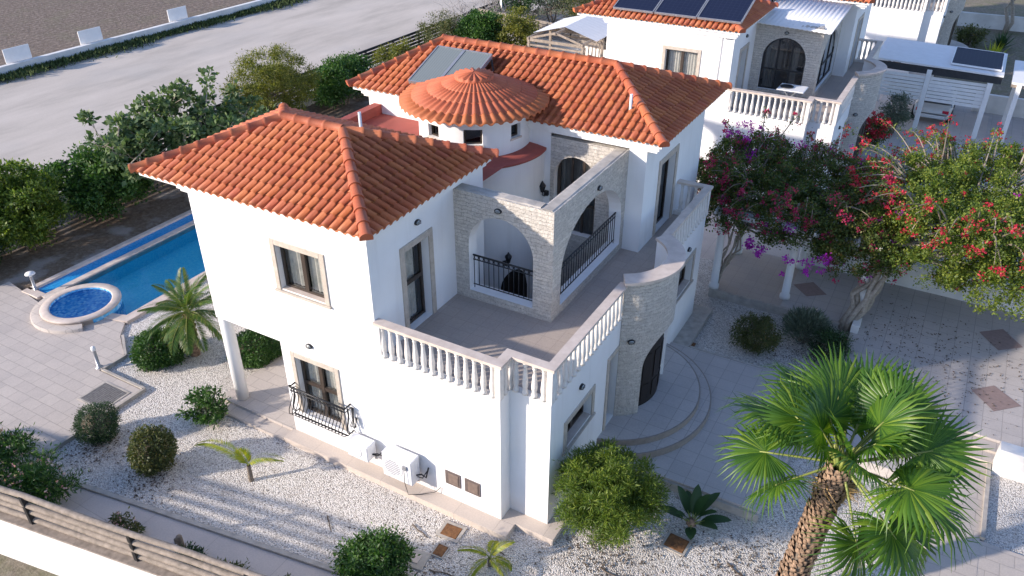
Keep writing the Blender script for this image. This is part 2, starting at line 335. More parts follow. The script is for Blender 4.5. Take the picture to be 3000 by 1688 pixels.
def archpanel(fr, P, u0, u1, z0, z1, a, b, sill, spring, rise, t, intr=None, back=None, du=.3, ends=(True, True), top=True, uvu=0.0, nseg=20):
    """wall of thickness t with an elliptical-headed opening a..b"""
    intr = intr or fr; back = back or fr; c = (a+b)/2; h = (b-a)/2
    arc = [(c-h*math.cos(PI*i/nseg), spring+rise*math.sin(PI*i/nseg)) for i in range(nseg+1)]
    def quad(x0, y0, x1, y1, yy0=None, yy1=None):
        q = [(x0, y0), (x1, y1), (x1, yy1), (x0, yy0)]
        fr.face([P(x, y, 0) for x, y in q], [(x+uvu, y) for x, y in q]); back.face([P(x, y, t) for x, y in reversed(q)], [(x+uvu, y) for x, y in reversed(q)])
    def rect(x0, x1, y0, y1):
        k = max(1, math.ceil((x1-x0)/du))
        for i in range(k): p, q = x0+(x1-x0)*i/k, x0+(x1-x0)*(i+1)/k; quad(p, y0, q, y0, y1, y1)
    rect(u0, a, z0, z1); rect(b, u1, z0, z1)
    if sill > z0: rect(a, b, z0, sill)
    for (x0, y0), (x1, y1) in zip(arc, arc[1:]): quad(x0, y0, x1, y1, z1, z1)
    hole = [(a, sill)]+arc+[(b, sill)]
    for (x0, y0), (x1, y1) in zip(hole, hole[1:]): intr.face([P(x0, y0, 0), P(x1, y1, 0), P(x1, y1, t), P(x0, y0, t)])
    k = max(1, math.ceil((b-a)/du))
    for i in range(k): p, q = a+(b-a)*i/k, a+(b-a)*(i+1)/k; intr.face([P(p, sill, t), P(q, sill, t), P(q, sill, 0), P(p, sill, 0)])
    if top:
        k = max(1, math.ceil((u1-u0)/du))
        for i in range(k): p, q = u0+(u1-u0)*i/k, u0+(u1-u0)*(i+1)/k; fr.face([P(p, z1, 0), P(q, z1, 0), P(q, z1, t), P(p, z1, t)])
    for e, x in zip(ends, (u0, u1)):
        if e: fr.face([P(x, z0, 0), P(x, z1, 0), P(x, z1, t), P(x, z0, t)])
def sweep(mb, path, w, z0, z1, off=0.0):
    """rectangular section along an open plan polyline, mitred"""
    pts = [Vector((x, y, 0)) for x, y in path]; L = []; Rr = []
    for i, p in enumerate(pts):
        d1 = (p-pts[i-1]).normalized() if i else (pts[1]-p).normalized(); d2 = (pts[i+1]-p).normalized() if i < len(pts)-1 else d1
        n1, n2 = V(-d1.y, d1.x, 0), V(-d2.y, d2.x, 0); m = (n1+n2).normalized(); k = 1/max(.2, m.dot(n1)); L.append(p+m*k*(w/2+off)); Rr.append(p-m*k*(w/2-off))
    for i in range(len(pts)-1):
        a, b, c, d = L[i], L[i+1], Rr[i+1], Rr[i]; f = lambda q, z: (q.x, q.y, z)
        mb.face([f(d, z1), f(c, z1), f(b, z1), f(a, z1)]); mb.face([f(a, z0), f(b, z0), f(c, z0), f(d, z0)])
        mb.face([f(a, z0), f(a, z1), f(b, z1), f(b, z0)]); mb.face([f(c, z0), f(c, z1), f(d, z1), f(d, z0)])
    f = lambda q, z: (q.x, q.y, z)
    mb.face([f(L[0], z0), f(Rr[0], z0), f(Rr[0], z1), f(L[0], z1)]); mb.face([f(Rr[-1], z0), f(L[-1], z0), f(L[-1], z1), f(Rr[-1], z1)])
def sheet(name, poly, z, mat, thick=0.0, bevel=0.0):
    mb = MB()
    if thick: mb.prism(poly, z-thick, z)
    else: mb.face([(x, y, z) for x, y in poly])
    return struct(mb.build(name, mat, None, bevel))
# ---- tiled roofs
TP, TC = .200, .290
def roof_slope(mb, A, B, T, A2=None, seed=0):
    """A-B eave, T list of top points from B side to A side; corrugated tiles in real relief"""
    A, B = Vector(A), Vector(B); T = [Vector(t) for t in T]; u = (B-A); U = u.length; u.normalize(); n = u.cross(T[0]-A).normalized()
    if n.z < 0: n = -n
    v = n.cross(u); W = max((t-A).dot(v) for t in T); poly = [(0, 0), (U, 0)]+[((t-A).dot(u), (t-A).dot(v)) for t in T]
    bm = bmesh.new(); ul = bm.loops.layers.uv.new('UVMap')
    S = 9; nt = math.ceil(U/TP)+1; nc = math.ceil(W/TC)+1; rnd = random.Random(seed)
    jit = [[rnd.uniform(-.005, .005) for _ in range(nt)] for _ in range(nc)]
    RR = .064; base = [(RR*(1-math.cos(PI*k/7)), RR*1.15*math.sin(PI*k/7)) for k in range(8)]+[(2*RR+(TP-2*RR)*.5, -.010)]      # half-round roll, narrow dished pan
    cols = [(i*TP+x-TP*.3, h, i) for i in range(nt) for x, h in base]+[(nt*TP-TP*.3, 0.0, nt-1)]
    prev = None
    for j in range(nc):
        lo = [bm.verts.new(A+u*x+v*(j*TC-.02)+n*(h*1.08+.016+jit[j][i])) for x, h, i in cols]
        hi = [bm.verts.new(A+u*x+v*((j+1)*TC)+n*(h*.94+.002)) for x, h, i in cols]
        und = prev if prev else [bm.verts.new(A+u*x+v*(-.02)+n*(h*.75-.012)) for x, h, i in cols]
        for k in range(len(cols)-1):
            ti = cols[k][2]
            for q, sm in (((lo[k], lo[k+1], hi[k+1], hi[k]), True), ((und[k], und[k+1], lo[k+1], lo[k]), False)):
                f = bm.faces.new(q); f.smooth = sm
                for l, fv in zip(f.loops, (.01, .01, .97, .97) if sm else (.01,)*4): l[ul].uv = (ti+.5, j+fv)
        prev = hi
    cen = sum((Vector((x, y, 0)) for x, y in poly), Vector())/len(poly)
    for i in range(1, len(poly)):
        (x0, y0), (x1, y1) = poly[i], poly[(i+1) % len(poly)]; p0 = A+u*x0+v*y0; d = u*(x1-x0)+v*(y1-y0)
        if d.length < 1e-4: continue
        m = d.cross(n).normalized(); c3 = A+u*cen.x+v*cen.y
        if m.dot(c3-p0) > 0: m = -m
        bmesh.ops.bisect_plane(bm, geom=bm.verts[:]+bm.edges[:]+bm.faces[:], plane_co=p0, plane_no=m, clear_outer=True)
    bmesh.ops.bisect_plane(bm, geom=bm.verts[:]+bm.edges[:]+bm.faces[:], plane_co=A-u*.02, plane_no=-u, clear_outer=True)
    b = len(mb.v); bm.verts.index_update(); mb.v += [tuple(q.co) for q in bm.verts]
    for f in bm.faces:
        mb.f.append(tuple(b+q.index for q in f.verts)); mb.uv[len(mb.f)-1] = [tuple(l[ul].uv+Vector((seed*100, 0))) for l in f.loops]
        if f.smooth: mb.sm.add(len(mb.f)-1)
    bm.free()
def ridge_tiles(mb, A, B, r=.115, L=.37, seed=0):
    A, B = Vector(A), Vector(B); d = B-A; n = max(1, round(d.length/L)); d.normalize(); x = d.cross(V(0, 0, 1)).normalized(); y = x.cross(d); step = (B-A).length/n; K = 9
    for i in range(n):
        p0 = A+d*(i*step-.05); p1 = A+d*((i+1)*step+.02)
        ring = [(p0, r*1.12), (p0+d*.05, r*1.12), (p0+d*.06, r), (p1, r*.86)]
        P = lambda a, j, ring=ring: ring[j][0]+(x*math.cos(PI*1.16*a/K-.25)+y*(math.sin(PI*1.16*a/K-.25)))*ring[j][1]
        mb.grid(P, K, 3, lambda a, j, i=i: (1000+seed*50+i+.5, .5), True, True)
        q = [P(a, 0) for a in range(K+1)]; mb.face(q, [(1000+seed*50+i+.5, .5)]*len(q))
def arc_pts(c, r, a0, a1, n, z): return [(c[0]+r*math.cos(a0+(a1-a0)*i/n), c[1]+r*math.sin(a0+(a1-a0)*i/n), z) for i in range(n+1)]
# ------------------------------------------------------------------ the villa
X2, YN, ZT, ZR, ZF, XM = .878, .37, 3.15, 3.99, 3.05, -2.834
CC = (-4.43, 6.35); TC0, TR = (.26, 4.85), 1.36
villa = thing('villa', 'white villa with open terrace and round tiled turret in the middle of the photo', 'house', (0, 0, 0), 0, 'villas in the row')
PF = lambda y0: (lambda u, z, w: (u, y0+w, z))          # faces -y
PR = lambda x0: (lambda u, z, w: (x0-w, u, z))          # faces +x
PB = lambda y0: (lambda u, z, w: (u, y0-w, z))          # faces +y
PL = lambda x0: (lambda u, z, w: (x0+w, u, z))          # faces -x
def ubox(mb, P, u0, u1, z0, z1, w0, w1):
    b = len(mb.v); mb.v += [tuple(P(u, z, w)) for w in (w0, w1) for z in (z0, z1) for u in (u0, u1)]
    for q in ((0, 1, 3, 2), (4, 6, 7, 5), (0, 4, 5, 1), (2, 3, 7, 6), (0, 2, 6, 4), (1, 5, 7, 3)): mb.f.append(tuple(b+i for i in q))
def curtain(parent, P, u0, u1, z0, z1, w, seed=0, mat='curtain'):
    mb = MB(); n = max(6, int((u1-u0)/.018)); rnd = random.Random(seed); ph = rnd.random()*6
    mb.grid(lambda i, j: P(u0+(u1-u0)*i/n, z0+(z1-z0)*j, w+.02*math.sin(i*1.1+ph)+.008*math.sin(i*2.7)), n, 1)
    return mb.build('curtain', mat, parent)
def window(parent, P, a, b, c, d, name='window', mull=1, transom=None, sur=.12, sill=True, d0=.13, curt=((0, .40), (.72, 1)), seed=0, dark=True):
    f = MB(); t = .055
    ubox(f, P, a, a+t, c, d, d0, d0+.06); ubox(f, P, b-t, b, c, d, d0, d0+.06); ubox(f, P, a+t, b-t, d-t, d, d0, d0+.06); ubox(f, P, a+t, b-t, c, c+t, d0, d0+.06)
    w = (b-a-2*t)/(mull+1)
    for k in range(1, mull+1): x = a+t+w*k; ubox(f, P, x-.05, x+.05, c+t, d-t, d0-.004, d0+.055)
    if transom:
        for k in range(mull+1):
            x0 = a+t+w*k+(.05 if k else 0); x1 = a+t+w*(k+1)-(.05 if k < mull else 0); ubox(f, P, x0, x1, transom-.045, transom+.045, d0+.003, d0+.052)
    fr = f.build(name, 'dark_frame', parent)
    p = MB(); p.face([P(a+t, c+t, d0+.035), P(b-t, c+t, d0+.035), P(b-t, d-t, d0+.035), P(a+t, d-t, d0+.035)]); p.build('pane', 'window_glass', fr)
    for k, (s, e) in enumerate(curt): curtain(fr, P, a+t+(b-a-2*t)*s, a+t+(b-a-2*t)*e, c+.03, d-.03, d0+.13, seed+k)
    if dark: q = MB(); ubox(q, P, a-.3, b+.3, c-.3, d+.3, .62, .68); q.build('room_shade_panel', 'interior_dark', fr)  # near-black panel behind the pane, its colour standing in for an unlit room
    if sur:
        s = MB(); e = .028; ubox(s, P, a-sur, a, c-.02 if sill else c, d+sur, -e, .005); ubox(s, P, b, b+sur, c-.02 if sill else c, d+sur, -e, .005); ubox(s, P, a, b, d, d+sur, -e, .005)
        if sill: ubox(s, P, a-sur-.03, b+sur+.03, c-.07, c-.02, -.06, .004)
        s.build('surround', 'travertine', fr, .006)
    if sill: q = MB(); ubox(q, P, a, b, c-.02, c+.006, .004, d0); q.build('sill', 'coping_stone', fr)
    return fr
W = MB()          # every rendered wall face
FW_ = (-5.24, -4.05, 4.0, 5.04); FD = (-5.21, -4.08, .68, 2.26)
wallpanel(W, PF(0), -7.55, -5.59, 2.54, 5.80); wallpanel(W, PF(0), -5.59, XM, -.25, 5.80, [FW_, FD]); wallpanel(W, PF(0), XM, 0, -.25, ZT)
wallpanel(W, PR(0), 0, YN, -.25, ZT); wallpanel(W, PF(YN), 0, X2, -.25, ZT)
RW1 = (1.09, 2.28, 1.50, 2.13); RD = (3.14, 3.66, .46, 2.36); RW2 = (7.38, 8.68, 1.48, 2.33); BD = (1.08, 1.92, ZF, 4.99); SD = (7.84, 8.92, ZF, 4.98)
wallpanel(W, PR(X2), YN, 3.72, -.25, ZT, [RW1, RD], .22); wallpanel(W, PR(X2), 5.98, 9.4, -.25, ZT, [RW2], .22); wallpanel(W, PB(9.4), .014, X2, -.25, ZT)
wallpanel(W, PL(-7.55), 0, 4.1, 2.54, 5.80); wallpanel(W, PL(-5.59), 0, 4.1, -.25, 2.54); wallpanel(W, PB(4.1), -7.55, -5.59, 2.54, 5.80); wallpanel(W, PB(4.1), -5.59, XM, -.25, 5.80)
W.face([(-7.55, 0, 2.54), (-7.55, 4.1, 2.54), (-5.59, 4.1, 2.54), (-5.59, 0, 2.54)])
wallpanel(W, PR(XM), 0, 4.1, ZF-.05, 5.80, [BD], .25); wallpanel(W, PR(XM), 3.22, 4.1, -.2, ZF-.05)
wallpanel(W, PF(6.74), -8.1, -2.48, -.2, 5.80); wallpanel(W, PF(6.74), -.43, .014, ZF-.05, 5.80); wallpanel(W, PR(.014), 6.74, 11.1, ZF-.05, 5.80, [SD], .22)
wallpanel(W, PB(11.1), -8.1, .014, -.2, 5.80); wallpanel(W, PL(-8.1), 6.74, 11.1, -.2, 5.80); wallpanel(W, PR(.014), 9.4, 11.1, -.2, ZF-.05)
wallpanel(W, PL(-7.9), 4.1, 6.74, -.2, 5.32); wallpanel(W, PF(4.12), -7.9, -7.55, -.2, 5.32)
wallpanel(W, PL(-.75), 3.22, 6.74, -.2, ZF-.05)        # inner wall of the stairwell
PC = lambda u, z, w: (CC[0]+(1.82-w)*math.cos(u/1.82), CC[1]+(1.82-w)*math.sin(u/1.82), z)
wallpanel(W, PC, R(-125)*1.82, R(30)*1.82, -.2, 5.3, du=.12)
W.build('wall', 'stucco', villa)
f = MB(); f.face([(XM, 3.2, -.02), (-.75, 3.2, -.02), (-.75, 6.8, -.02), (XM, 6.8, -.02)]); f.build('courtyard_floor', 'terrace_tile', villa)
# windows and doors
window(villa, PF(0), *FW_, curt=((.0, .45), (.53, 1)), seed=1)
fd = window(villa, PF(0), *FD, name='french_window', transom=1.50, curt=((.0, .45), (.54, .98)), seed=4, sill=False)
window(villa, PR(X2), *RW1, d0=.17, curt=((.55, 1),), seed=7); window(villa, PR(X2), *RW2, d0=.17, curt=((.1, .4), (.6, 1)), seed=9)
window(villa, PR(X2), *RD, name='french_door', mull=0, d0=.17, sill=False, sur=.11, curt=((.1, 1),), seed=11)
window(villa, PR(XM), *BD, name='bedroom_door', mull=0, transom=4.05, d0=.19, sill=False, sur=.14, curt=((.3, .9),), seed=13)
window(villa, PR(.014), *SD, name='side_door', mull=1, d0=.17, sill=False, sur=.15, curt=((.1, .5),), seed=15)
# juliet railing, bellied bars
jr = MB(); xs = np.linspace(-5.30, -3.78, 17); prof = [(1.46, -.20), (1.30, -.18), (1.15, -.24), (1.0, -.34), (.88, -.36), (.80, -.28), (.77, -.20)]
for k, x in enumerate(xs): jr.tube([(x, y, z) for z, y in prof], .011, 5)
for z, y, h in ((1.52, -.20, .024), (1.42, -.20, .014), (.77, -.20, .018)): jr.tube([(-5.32, 0, z), (-5.32, y, z), (-3.76, y, z), (-3.76, 0, z)], h, 6)
for x in (-5.32, -3.76):
    for dy in (.0, .09): jr.tube([(x, y*(.5+dy), z) for z, y in prof], .011, 5)
for a, b in zip(xs, xs[1:]): jr.tube([((a+b)/2+.034*math.cos(t), -.20, 1.47+.034*math.sin(t)) for t in np.linspace(0, 2*PI, 9)], .007, 4, False)
for x in (-5.32, -3.76): jr.lathe([(0, -.03), (.035, 0), (0, .03)], 8, (x, -.20, 1.55))
jr.build('juliet_railing', 'wrought_iron', villa)
# stone arcade around the courtyard
A_, AI = MB(), MB()
archpanel(A_, PF(2.9), XM, -.43, ZF-.03, 5.67, -2.48, -.89, 3.27, 4.43, .79, .32, AI, None, .3, (False, True))
archpanel(A_, PR(-.43), 3.22, 6.74, ZF-.03, 5.67, 3.30, 6.54, 3.27, 4.02, 1.18, .32, AI, None, .3, (False, False), uvu=3.1)
ar = A_.build('stone_arcade', 'stone_cladding', villa); AI.build('arch_reveal', 'stucco', ar)
c = MB(); rnd = random.Random(3)
for (x0, y0, x1, y1) in ((XM+.004, 2.93, -.76, 3.20), (-.73, 2.92, -.46, 6.735)):
    n = 12; L = max(x1-x0, y1-y0)
    hs = [.012+rnd.random()*.02 for _ in range(n+1)]
    if x1-x0 > y1-y0: c.grid(lambda i, j: (x0+(x1-x0)*i/n, [y0, y0+.03, y1-.03, y1][j], 5.665+(hs[i] if j in (1, 2) else 0)), n, 3, smooth=False)
    else: c.grid(lambda i, j: ([x0, x0+.03, x1-.03, x1][j], y0+(y1-y0)*i/n, 5.665+(hs[i] if j in (1, 2) else 0)), n, 3, smooth=False, flip=True)
c.build('mortar_cap', 'kerb_concrete', ar)
B_, BI = MB(), MB()
archpanel(B_, PF(6.735), -2.48, -.435, .0, 5.62, -2.37, -1.22, 3.1, 4.62, .57, .22, BI, None, .3, (False, False), uvu=7)
bw = B_.build('stone_back_wall', 'stone_cladding', villa); BI.build('arch_reveal', 'stucco', bw)
q = MB(); P = PF(6.735); ubox(q, P, -2.34, -2.27, 3.1, 4.9, .17, .2); ubox(q, P, -1.98, -1.92, 3.1, 5.17, .17, .2); ubox(q, P, -1.66, -1.60, 3.1, 5.17, .17, .2); ubox(q, P, -1.31, -1.25, 3.1, 4.9, .17, .2); ubox(q, P, -2.34, -1.25, 3.85, 3.92, .172, .198)
ad = q.build('arched_window', 'dark_frame', villa); q = MB(); q.face([P(-2.4, 3.1, .19), P(-1.2, 3.1, .19), P(-1.2, 5.3, .19), P(-2.4, 5.3, .19)]); q.build('pane', 'dark_glass', ad)
curtain(ad, P, -2.3, -1.28, 3.1, 5.15, .34, 5); q = MB(); ubox(q, P, -2.47, -.9, 3, 5.6, .7, .75); q.build('room_shade_panel', 'interior_dark', ad)  # dark panel paints the unlit space behind the arched window
# dark arched doorway low on the stair cylinder
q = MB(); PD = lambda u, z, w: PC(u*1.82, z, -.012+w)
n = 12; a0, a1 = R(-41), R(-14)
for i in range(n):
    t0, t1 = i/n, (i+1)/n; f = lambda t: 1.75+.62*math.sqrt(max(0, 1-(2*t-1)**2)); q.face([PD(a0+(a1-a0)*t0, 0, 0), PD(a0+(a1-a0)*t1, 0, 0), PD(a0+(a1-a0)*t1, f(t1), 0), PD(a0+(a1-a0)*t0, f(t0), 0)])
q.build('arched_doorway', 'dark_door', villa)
# wrought iron railings in the arches
def railing(P, u0, u1, n, z0=3.36, z1=4.10):
    mb = MB()
    for z, h in ((z1, .022), (z1-.11, .012), (z0, .014)): mb.tube([P(u0, z), P(u1, z)], h, 6)
    for i in range(n): u = u0+.02+(u1-u0-.04)*i/(n-1); mb.tube([P(u, z0 if i not in (0, n-1) else 3.27), P(u, z1)], .010, 5)
    for i in range(n-1):
        u = u0+.02+(u1-u0-.04)*(i+.5)/(n-1); k = (u1-u0)/(n-1)*.42
        mb.tube([P(u+min(.05, k)*math.cos(t), z1-.055+.05*math.sin(t)) for t in np.linspace(0, 2*PI, 9)], .007, 4, False)
    return mb.build('arch_railing', 'wrought_iron', villa)
railing(lambda u, z: (u, 3.04, z), -2.46, -.91, 13); railing(lambda u, z: (-.57, u, z), 3.34, 6.52, 26)
# terrace floor
f = MB()
for x0, y0, x1, y1 in ((XM, .02, 0, 2.9), (0, YN+.02, X2-.02, 9.38), (-.43, 2.9, 0, 6.74), (0, .02, -.02, .03)):
    if x1 > x0: f.face([(x0, y0, ZF), (x1, y0, ZF), (x1, y1, ZF), (x0, y1, ZF)])
n = 12; bul = [(TC0[0]+1.2*math.cos(t), TC0[1]+1.2*math.sin(t), ZF+.002) for t in np.linspace(R(-59), R(59), n+1)]; f.face(bul)
f.face([(.014, 6.74, ZF), (.014, 6.74, ZF-.01), (0.0, 6.74, ZF-.01)]); f.build('terrace_floor', 'terrace_tile', villa)
# base curb, balusters, coping
P1 = [(XM+.005, .03), (-.03, .03), (-.03, YN+.03), (X2-.03, YN+.03), (X2-.03, 3.74)]; P2 = [(X2-.03, 5.97), (X2-.03, 9.37), (.02, 9.37)]
for P_ in (P1, P2): c = MB(); sweep(c, P_, .16, ZT-.12, ZT+.004, .055); c.build('terrace_curb', 'cast_stone', villa)
bprof = [(.0, 0), (.062, 0), (.062, .06), (.048, .075), (.052, .10), (.042, .12), (.056, .19), (.060, .26), (.055, .34), (.044, .46), (.036, .58), (.034, .63), (.046, .65), (.036, .67), (.040, .70), (.058, .715), (.058, .78), (0, .78)]
bmb = MB(); bmb.lathe(bprof, 10); bmesh_src = None
def balustrade(path, n_per, parent, posts):
    global bmesh_src
    c = MB(); sweep(c, path, .20, ZR-.06, ZR, -.003); bal = c.build('balustrade', 'coping_stone', parent, .012)
    for (x0, y0), (x1, y1), n in zip(path, path[1:], n_per):
        for k in range(n):
            t = (k+.75)/(n+.5); x, y = x0+(x1-x0)*t, y0+(y1-y0)*t
            if bmesh_src is None: bmesh_src = bmb.build('baluster', 'cast_stone', bal); o = bmesh_src
            else: o = bmesh_src.copy(); col.objects.link(o); o.parent = bal
            o.location = (x, y, ZT+.002)
    for x, y in posts:
        p = MB(); p.box(x-.065, y-.065, ZT+.003, x+.065, y+.065, ZR-.058); p.build('post', 'cast_stone', bal, .01)
balustrade(P1, (14, 1, 4, 16), villa, [(-.03, .03), (-.03, YN+.03), (X2-.03, YN+.03), (XM+.07, .03)])
balustrade(P2, (16, 4), villa, [(X2-.03, 9.37)])
# bowed stone entrance tower
T_, TI, TB = MB(), MB(), MB()
PT = lambda u, z, w: (TC0[0]+(TR-w)*math.cos(u/TR), TC0[1]+(TR-w)*math.sin(u/TR), z)
aA = R(62.3)*TR; archpanel(T_, PT, -aA, aA, -.2, 4.03, R(-38)*TR, R(39)*TR, .43, 1.70, .86, .26, TI, TB, .12, (True, True), True, nseg=24)
tw = T_.build('stone_tower', 'stone_cladding', villa); TI.build('door_reveal', 'stucco', tw); TB.build('inner_face', 'stucco', tw)
c = MB(); n = 28; aa = R(62.5)
for ro, ri, z0, z1 in ((1.45, 1.05, 4.032, 4.095),):
    Q = lambda i, j: (TC0[0]+(ro, ro, ri, ri, ro)[j]*math.cos(-aa+2*aa*i/n), TC0[1]+(ro, ro, ri, ri, ro)[j]*math.sin(-aa+2*aa*i/n), (z0, z1, z1, z0, z0)[j]); c.grid(Q, n, 4, smooth=False)
    for i, fl in ((0, 1), (n, 0)): q = [Q(i, j) for j in range(4)]; c.face(q if fl else q[::-1])
c.build('tower_coping', 'coping_stone', tw)
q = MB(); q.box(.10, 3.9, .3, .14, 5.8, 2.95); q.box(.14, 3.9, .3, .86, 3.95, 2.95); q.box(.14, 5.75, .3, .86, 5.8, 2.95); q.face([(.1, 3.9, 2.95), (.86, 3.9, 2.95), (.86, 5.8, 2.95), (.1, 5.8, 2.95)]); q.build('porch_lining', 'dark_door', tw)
q = MB(); q.box(.32, 4.15, .46, .38, 5.55, 2.5)
for k in range(4): q.box(.38, 4.22+.34*k, .62, .395, 4.48+.34*k, 2.3)
n = 20
for i in range(n):      # timber door leaves set into the bowed opening
    t0, t1 = R(-38.5+78*i/n)*TR, R(-38.5+78*(i+1)/n)*TR; q.face([PT(t0, .46, .19), PT(t1, .46, .19), PT(t1, 2.6, .19), PT(t0, 2.6, .19)])
for a in (-30, -12, 6, 24): ubox(q, PT, R(a)*TR, R(a+11)*TR, .62, 1.05, .172, .195); ubox(q, PT, R(a)*TR, R(a+11)*TR, 1.15, 1.9, .172, .195)
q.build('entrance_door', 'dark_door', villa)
# turret: ledge, drum, windows, tiled dome
l = MB(); l.lathe([(1.38, 5.36), (1.60, 5.345), (1.87, 5.30), (1.87, 5.24), (1.80, 5.24)], 64, (CC[0], CC[1], 0), a0=R(-140), a1=R(60)); l.build('turret_ledge', 'red_membrane', villa)
PDm = lambda u, z, w: (CC[0]+(1.4-w)*math.cos(u/1.4), CC[1]+(1.4-w)*math.sin(u/1.4), z)
D_ = MB(); dh = [(R(a)*1.4, R(b)*1.4, c_, d_) for a, b, c_, d_ in ((-111, -96, 5.74, 6.05), (-69.5, -50.5, 5.68, 6.06), (-20, -6.5, 5.72, 6.05))]
wallpanel(D_, PDm, R(-180)*1.4, R(180)*1.4, 5.3, 6.36, dh, .16, .10); dr = D_.build('turret_drum', 'stucco', villa)
for a, b, c_, d_ in dh:
    q = MB(); ubox(q, PDm, a+.0, b-.0, c_, d_, .13, .15); w_ = q.build('turret_window', 'dark_glass', dr); q = MB()
    for s in ((a, a+.04, c_, d_), (b-.04, b, c_, d_), (a+.04, b-.04, d_-.035, d_), (a+.04, b-.04, c_, c_+.04)): ubox(q, PDm, *s, .09, .129)
    q.build('frame', 'dark_frame', w_); q = MB(); ubox(q, PDm, a-.02, b+.02, c_-.05, c_-.004, -.03, .09); q.build('sill', 'coping_stone', w_); q = MB(); ubox(q, PDm, a, b, c_, d_, .3, .34); q.build('room_shade_panel', 'interior_dark', w_)  # last piece is a dark panel, coloured as the drum's inner shade
q = MB(); q.lathe([(1.41, 6.20), (1.52, 6.24), (1.52, 6.30), (1.62, 6.32), (1.62, 6.38), (1.3, 6.40)], 64, (CC[0], CC[1], 0)); q.build('turret_cornice', 'stucco', villa)
DZ0, DZ1, DR0 = 6.33, 7.02, 1.82
def dome(mb, r0, r1, N, seed, lip=.05, amp=.055, und=True):
    S = 8; zz = lambda r: DZ1-(DZ1-DZ0)*(r/DR0)**1.06
    def pr(i): p = (i % S)/S; return math.sin(PI*p/.68)**.8 if p < .68 else -.1
    def P(i, j):
        a = 2*PI*i/(N*S); rr, lf, am = ((r0, -.01, .7), (r0, lip, 1), (r1, .012, r1/r0*.9))[j]
        return (CC[0]+rr*math.cos(a), CC[1]+rr*math.sin(a), zz(rr)+lf+amp*am*pr(i))
    b = len(mb.f); mb.grid(P, N*S, 2, lambda i, j: (0, 0))
    for k in range(2*N*S): mb.uv[b+k] = [((k % (N*S))//S+.5, seed+.5)]*4
d1, d2, d3 = MB(), MB(), MB()
dome(d1, 1.85, 1.52, 48, 1, .045, .074); dome(d2, 1.55, 1.12, 48, 2, .035, .060); dome(d2, 1.16, .76, 48, 3, .035, .044); dome(d2, .80, .36, 48, 4, .035, .030); dome(d3, .48, .02, 18, 5, .09, .05)
do = d1.build('turret_roof', 'dome_ochre', villa); d2.build('upper_tiles', 'dome_pink', do); d3.build('cap_tiles', 'dome_pink', do)
# flat red roof with parapet
q = MB(); q.face([(-7.7, 4.1, 5.30), (-2.9, 4.1, 5.30), (-2.9, 6.73, 5.30), (-7.7, 6.73, 5.30)]); q.box(-7.92, 4.12, 5.1, -7.68, 6.73, 5.56); q.build('flat_roof', 'red_membrane', villa)
# tiled hip roofs with ridge tiles and white cornices
def hip(name, FL, FR, BR, BL, RL, RR, seed, ridge_back=True):
    mb = MB(); roof_slope(mb, FL, FR, [RR, RL], seed=seed); roof_slope(mb, FR, BR, [RR], seed=seed+1); roof_slope(mb, BR, BL, [RL, RR], seed=seed+2); roof_slope(mb, BL, FL, [RL], seed=seed+3)
    o = mb.build(name, 'roof_tile', villa); rd = MB(); z = V(0, 0, .045)
    for k, (a, b) in enumerate(((FL, RL), (FR, RR), (BR, RR), (BL, RL), (RL, RR))): ridge_tiles(rd, Vector(a)+z, Vector(b)+z*(1.4 if k == 4 else 1), seed=seed*7+k)
    rd.build('ridge_tiles', 'roof_tile', o); return o
fr_ = hip('front_roof', (-8.75, -.28, 5.98), (-2.57, -.28, 5.98), (-2.57, 4.2, 5.98), (-8.75, 4.2, 5.98), (-6.45, 1.95, 6.84), (-4.85, 1.95, 6.84), 1)
bk_ = hip('rear_roof', (-8.5, 6.46, 6.02), (.48, 6.46, 6.02), (.48, 11.3, 6.02), (-8.5, 11.3, 6.02), (-6.95, 8.85, 6.9), (-1.75, 8.85, 6.9), 11)
def cornice(o, x0, y0, x1, y1, zt, wx0, wy0, wx1, wy1):
    q = MB()
    for k, (a, z0, z1) in enumerate(((.06, zt-.10, zt-.02), (.14, zt-.20, zt-.101), (.20, zt-.28, zt-.201))):
        f = a; q.prism([(max(x0+f, x0+f) if k == 0 else max(x0+f, wx0-.20+f*.5), y0+f), (x1-f, y0+f), (x1-f, y1-f), (max(x0+f, x0+f) if k == 0 else max(x0+f, wx0-.20+f*.5), y1-f)], z0, z1, True)
    return q.build('cornice', 'stucco', o)
cornice(fr_, -8.75, -.28, -2.57, 4.2, 5.98, -7.55, 0, XM, 4.1); cornice(bk_, -8.5, 6.46, .48, 11.3, 6.02, -8.1, 6.74, .014, 11.1)
# vent pipes
for x, y, z in ((-.72, 7.35, 6.3), (-5.35, 3.1, 6.35)):
    q = MB(); q.lathe([(.10, -.06), (.07, .03), (.035, .05), (.035, .48), (.03, .48), (.03, .30)], 10, (x, y, z)); q.build('vent_pipe', 'white_metal', villa)
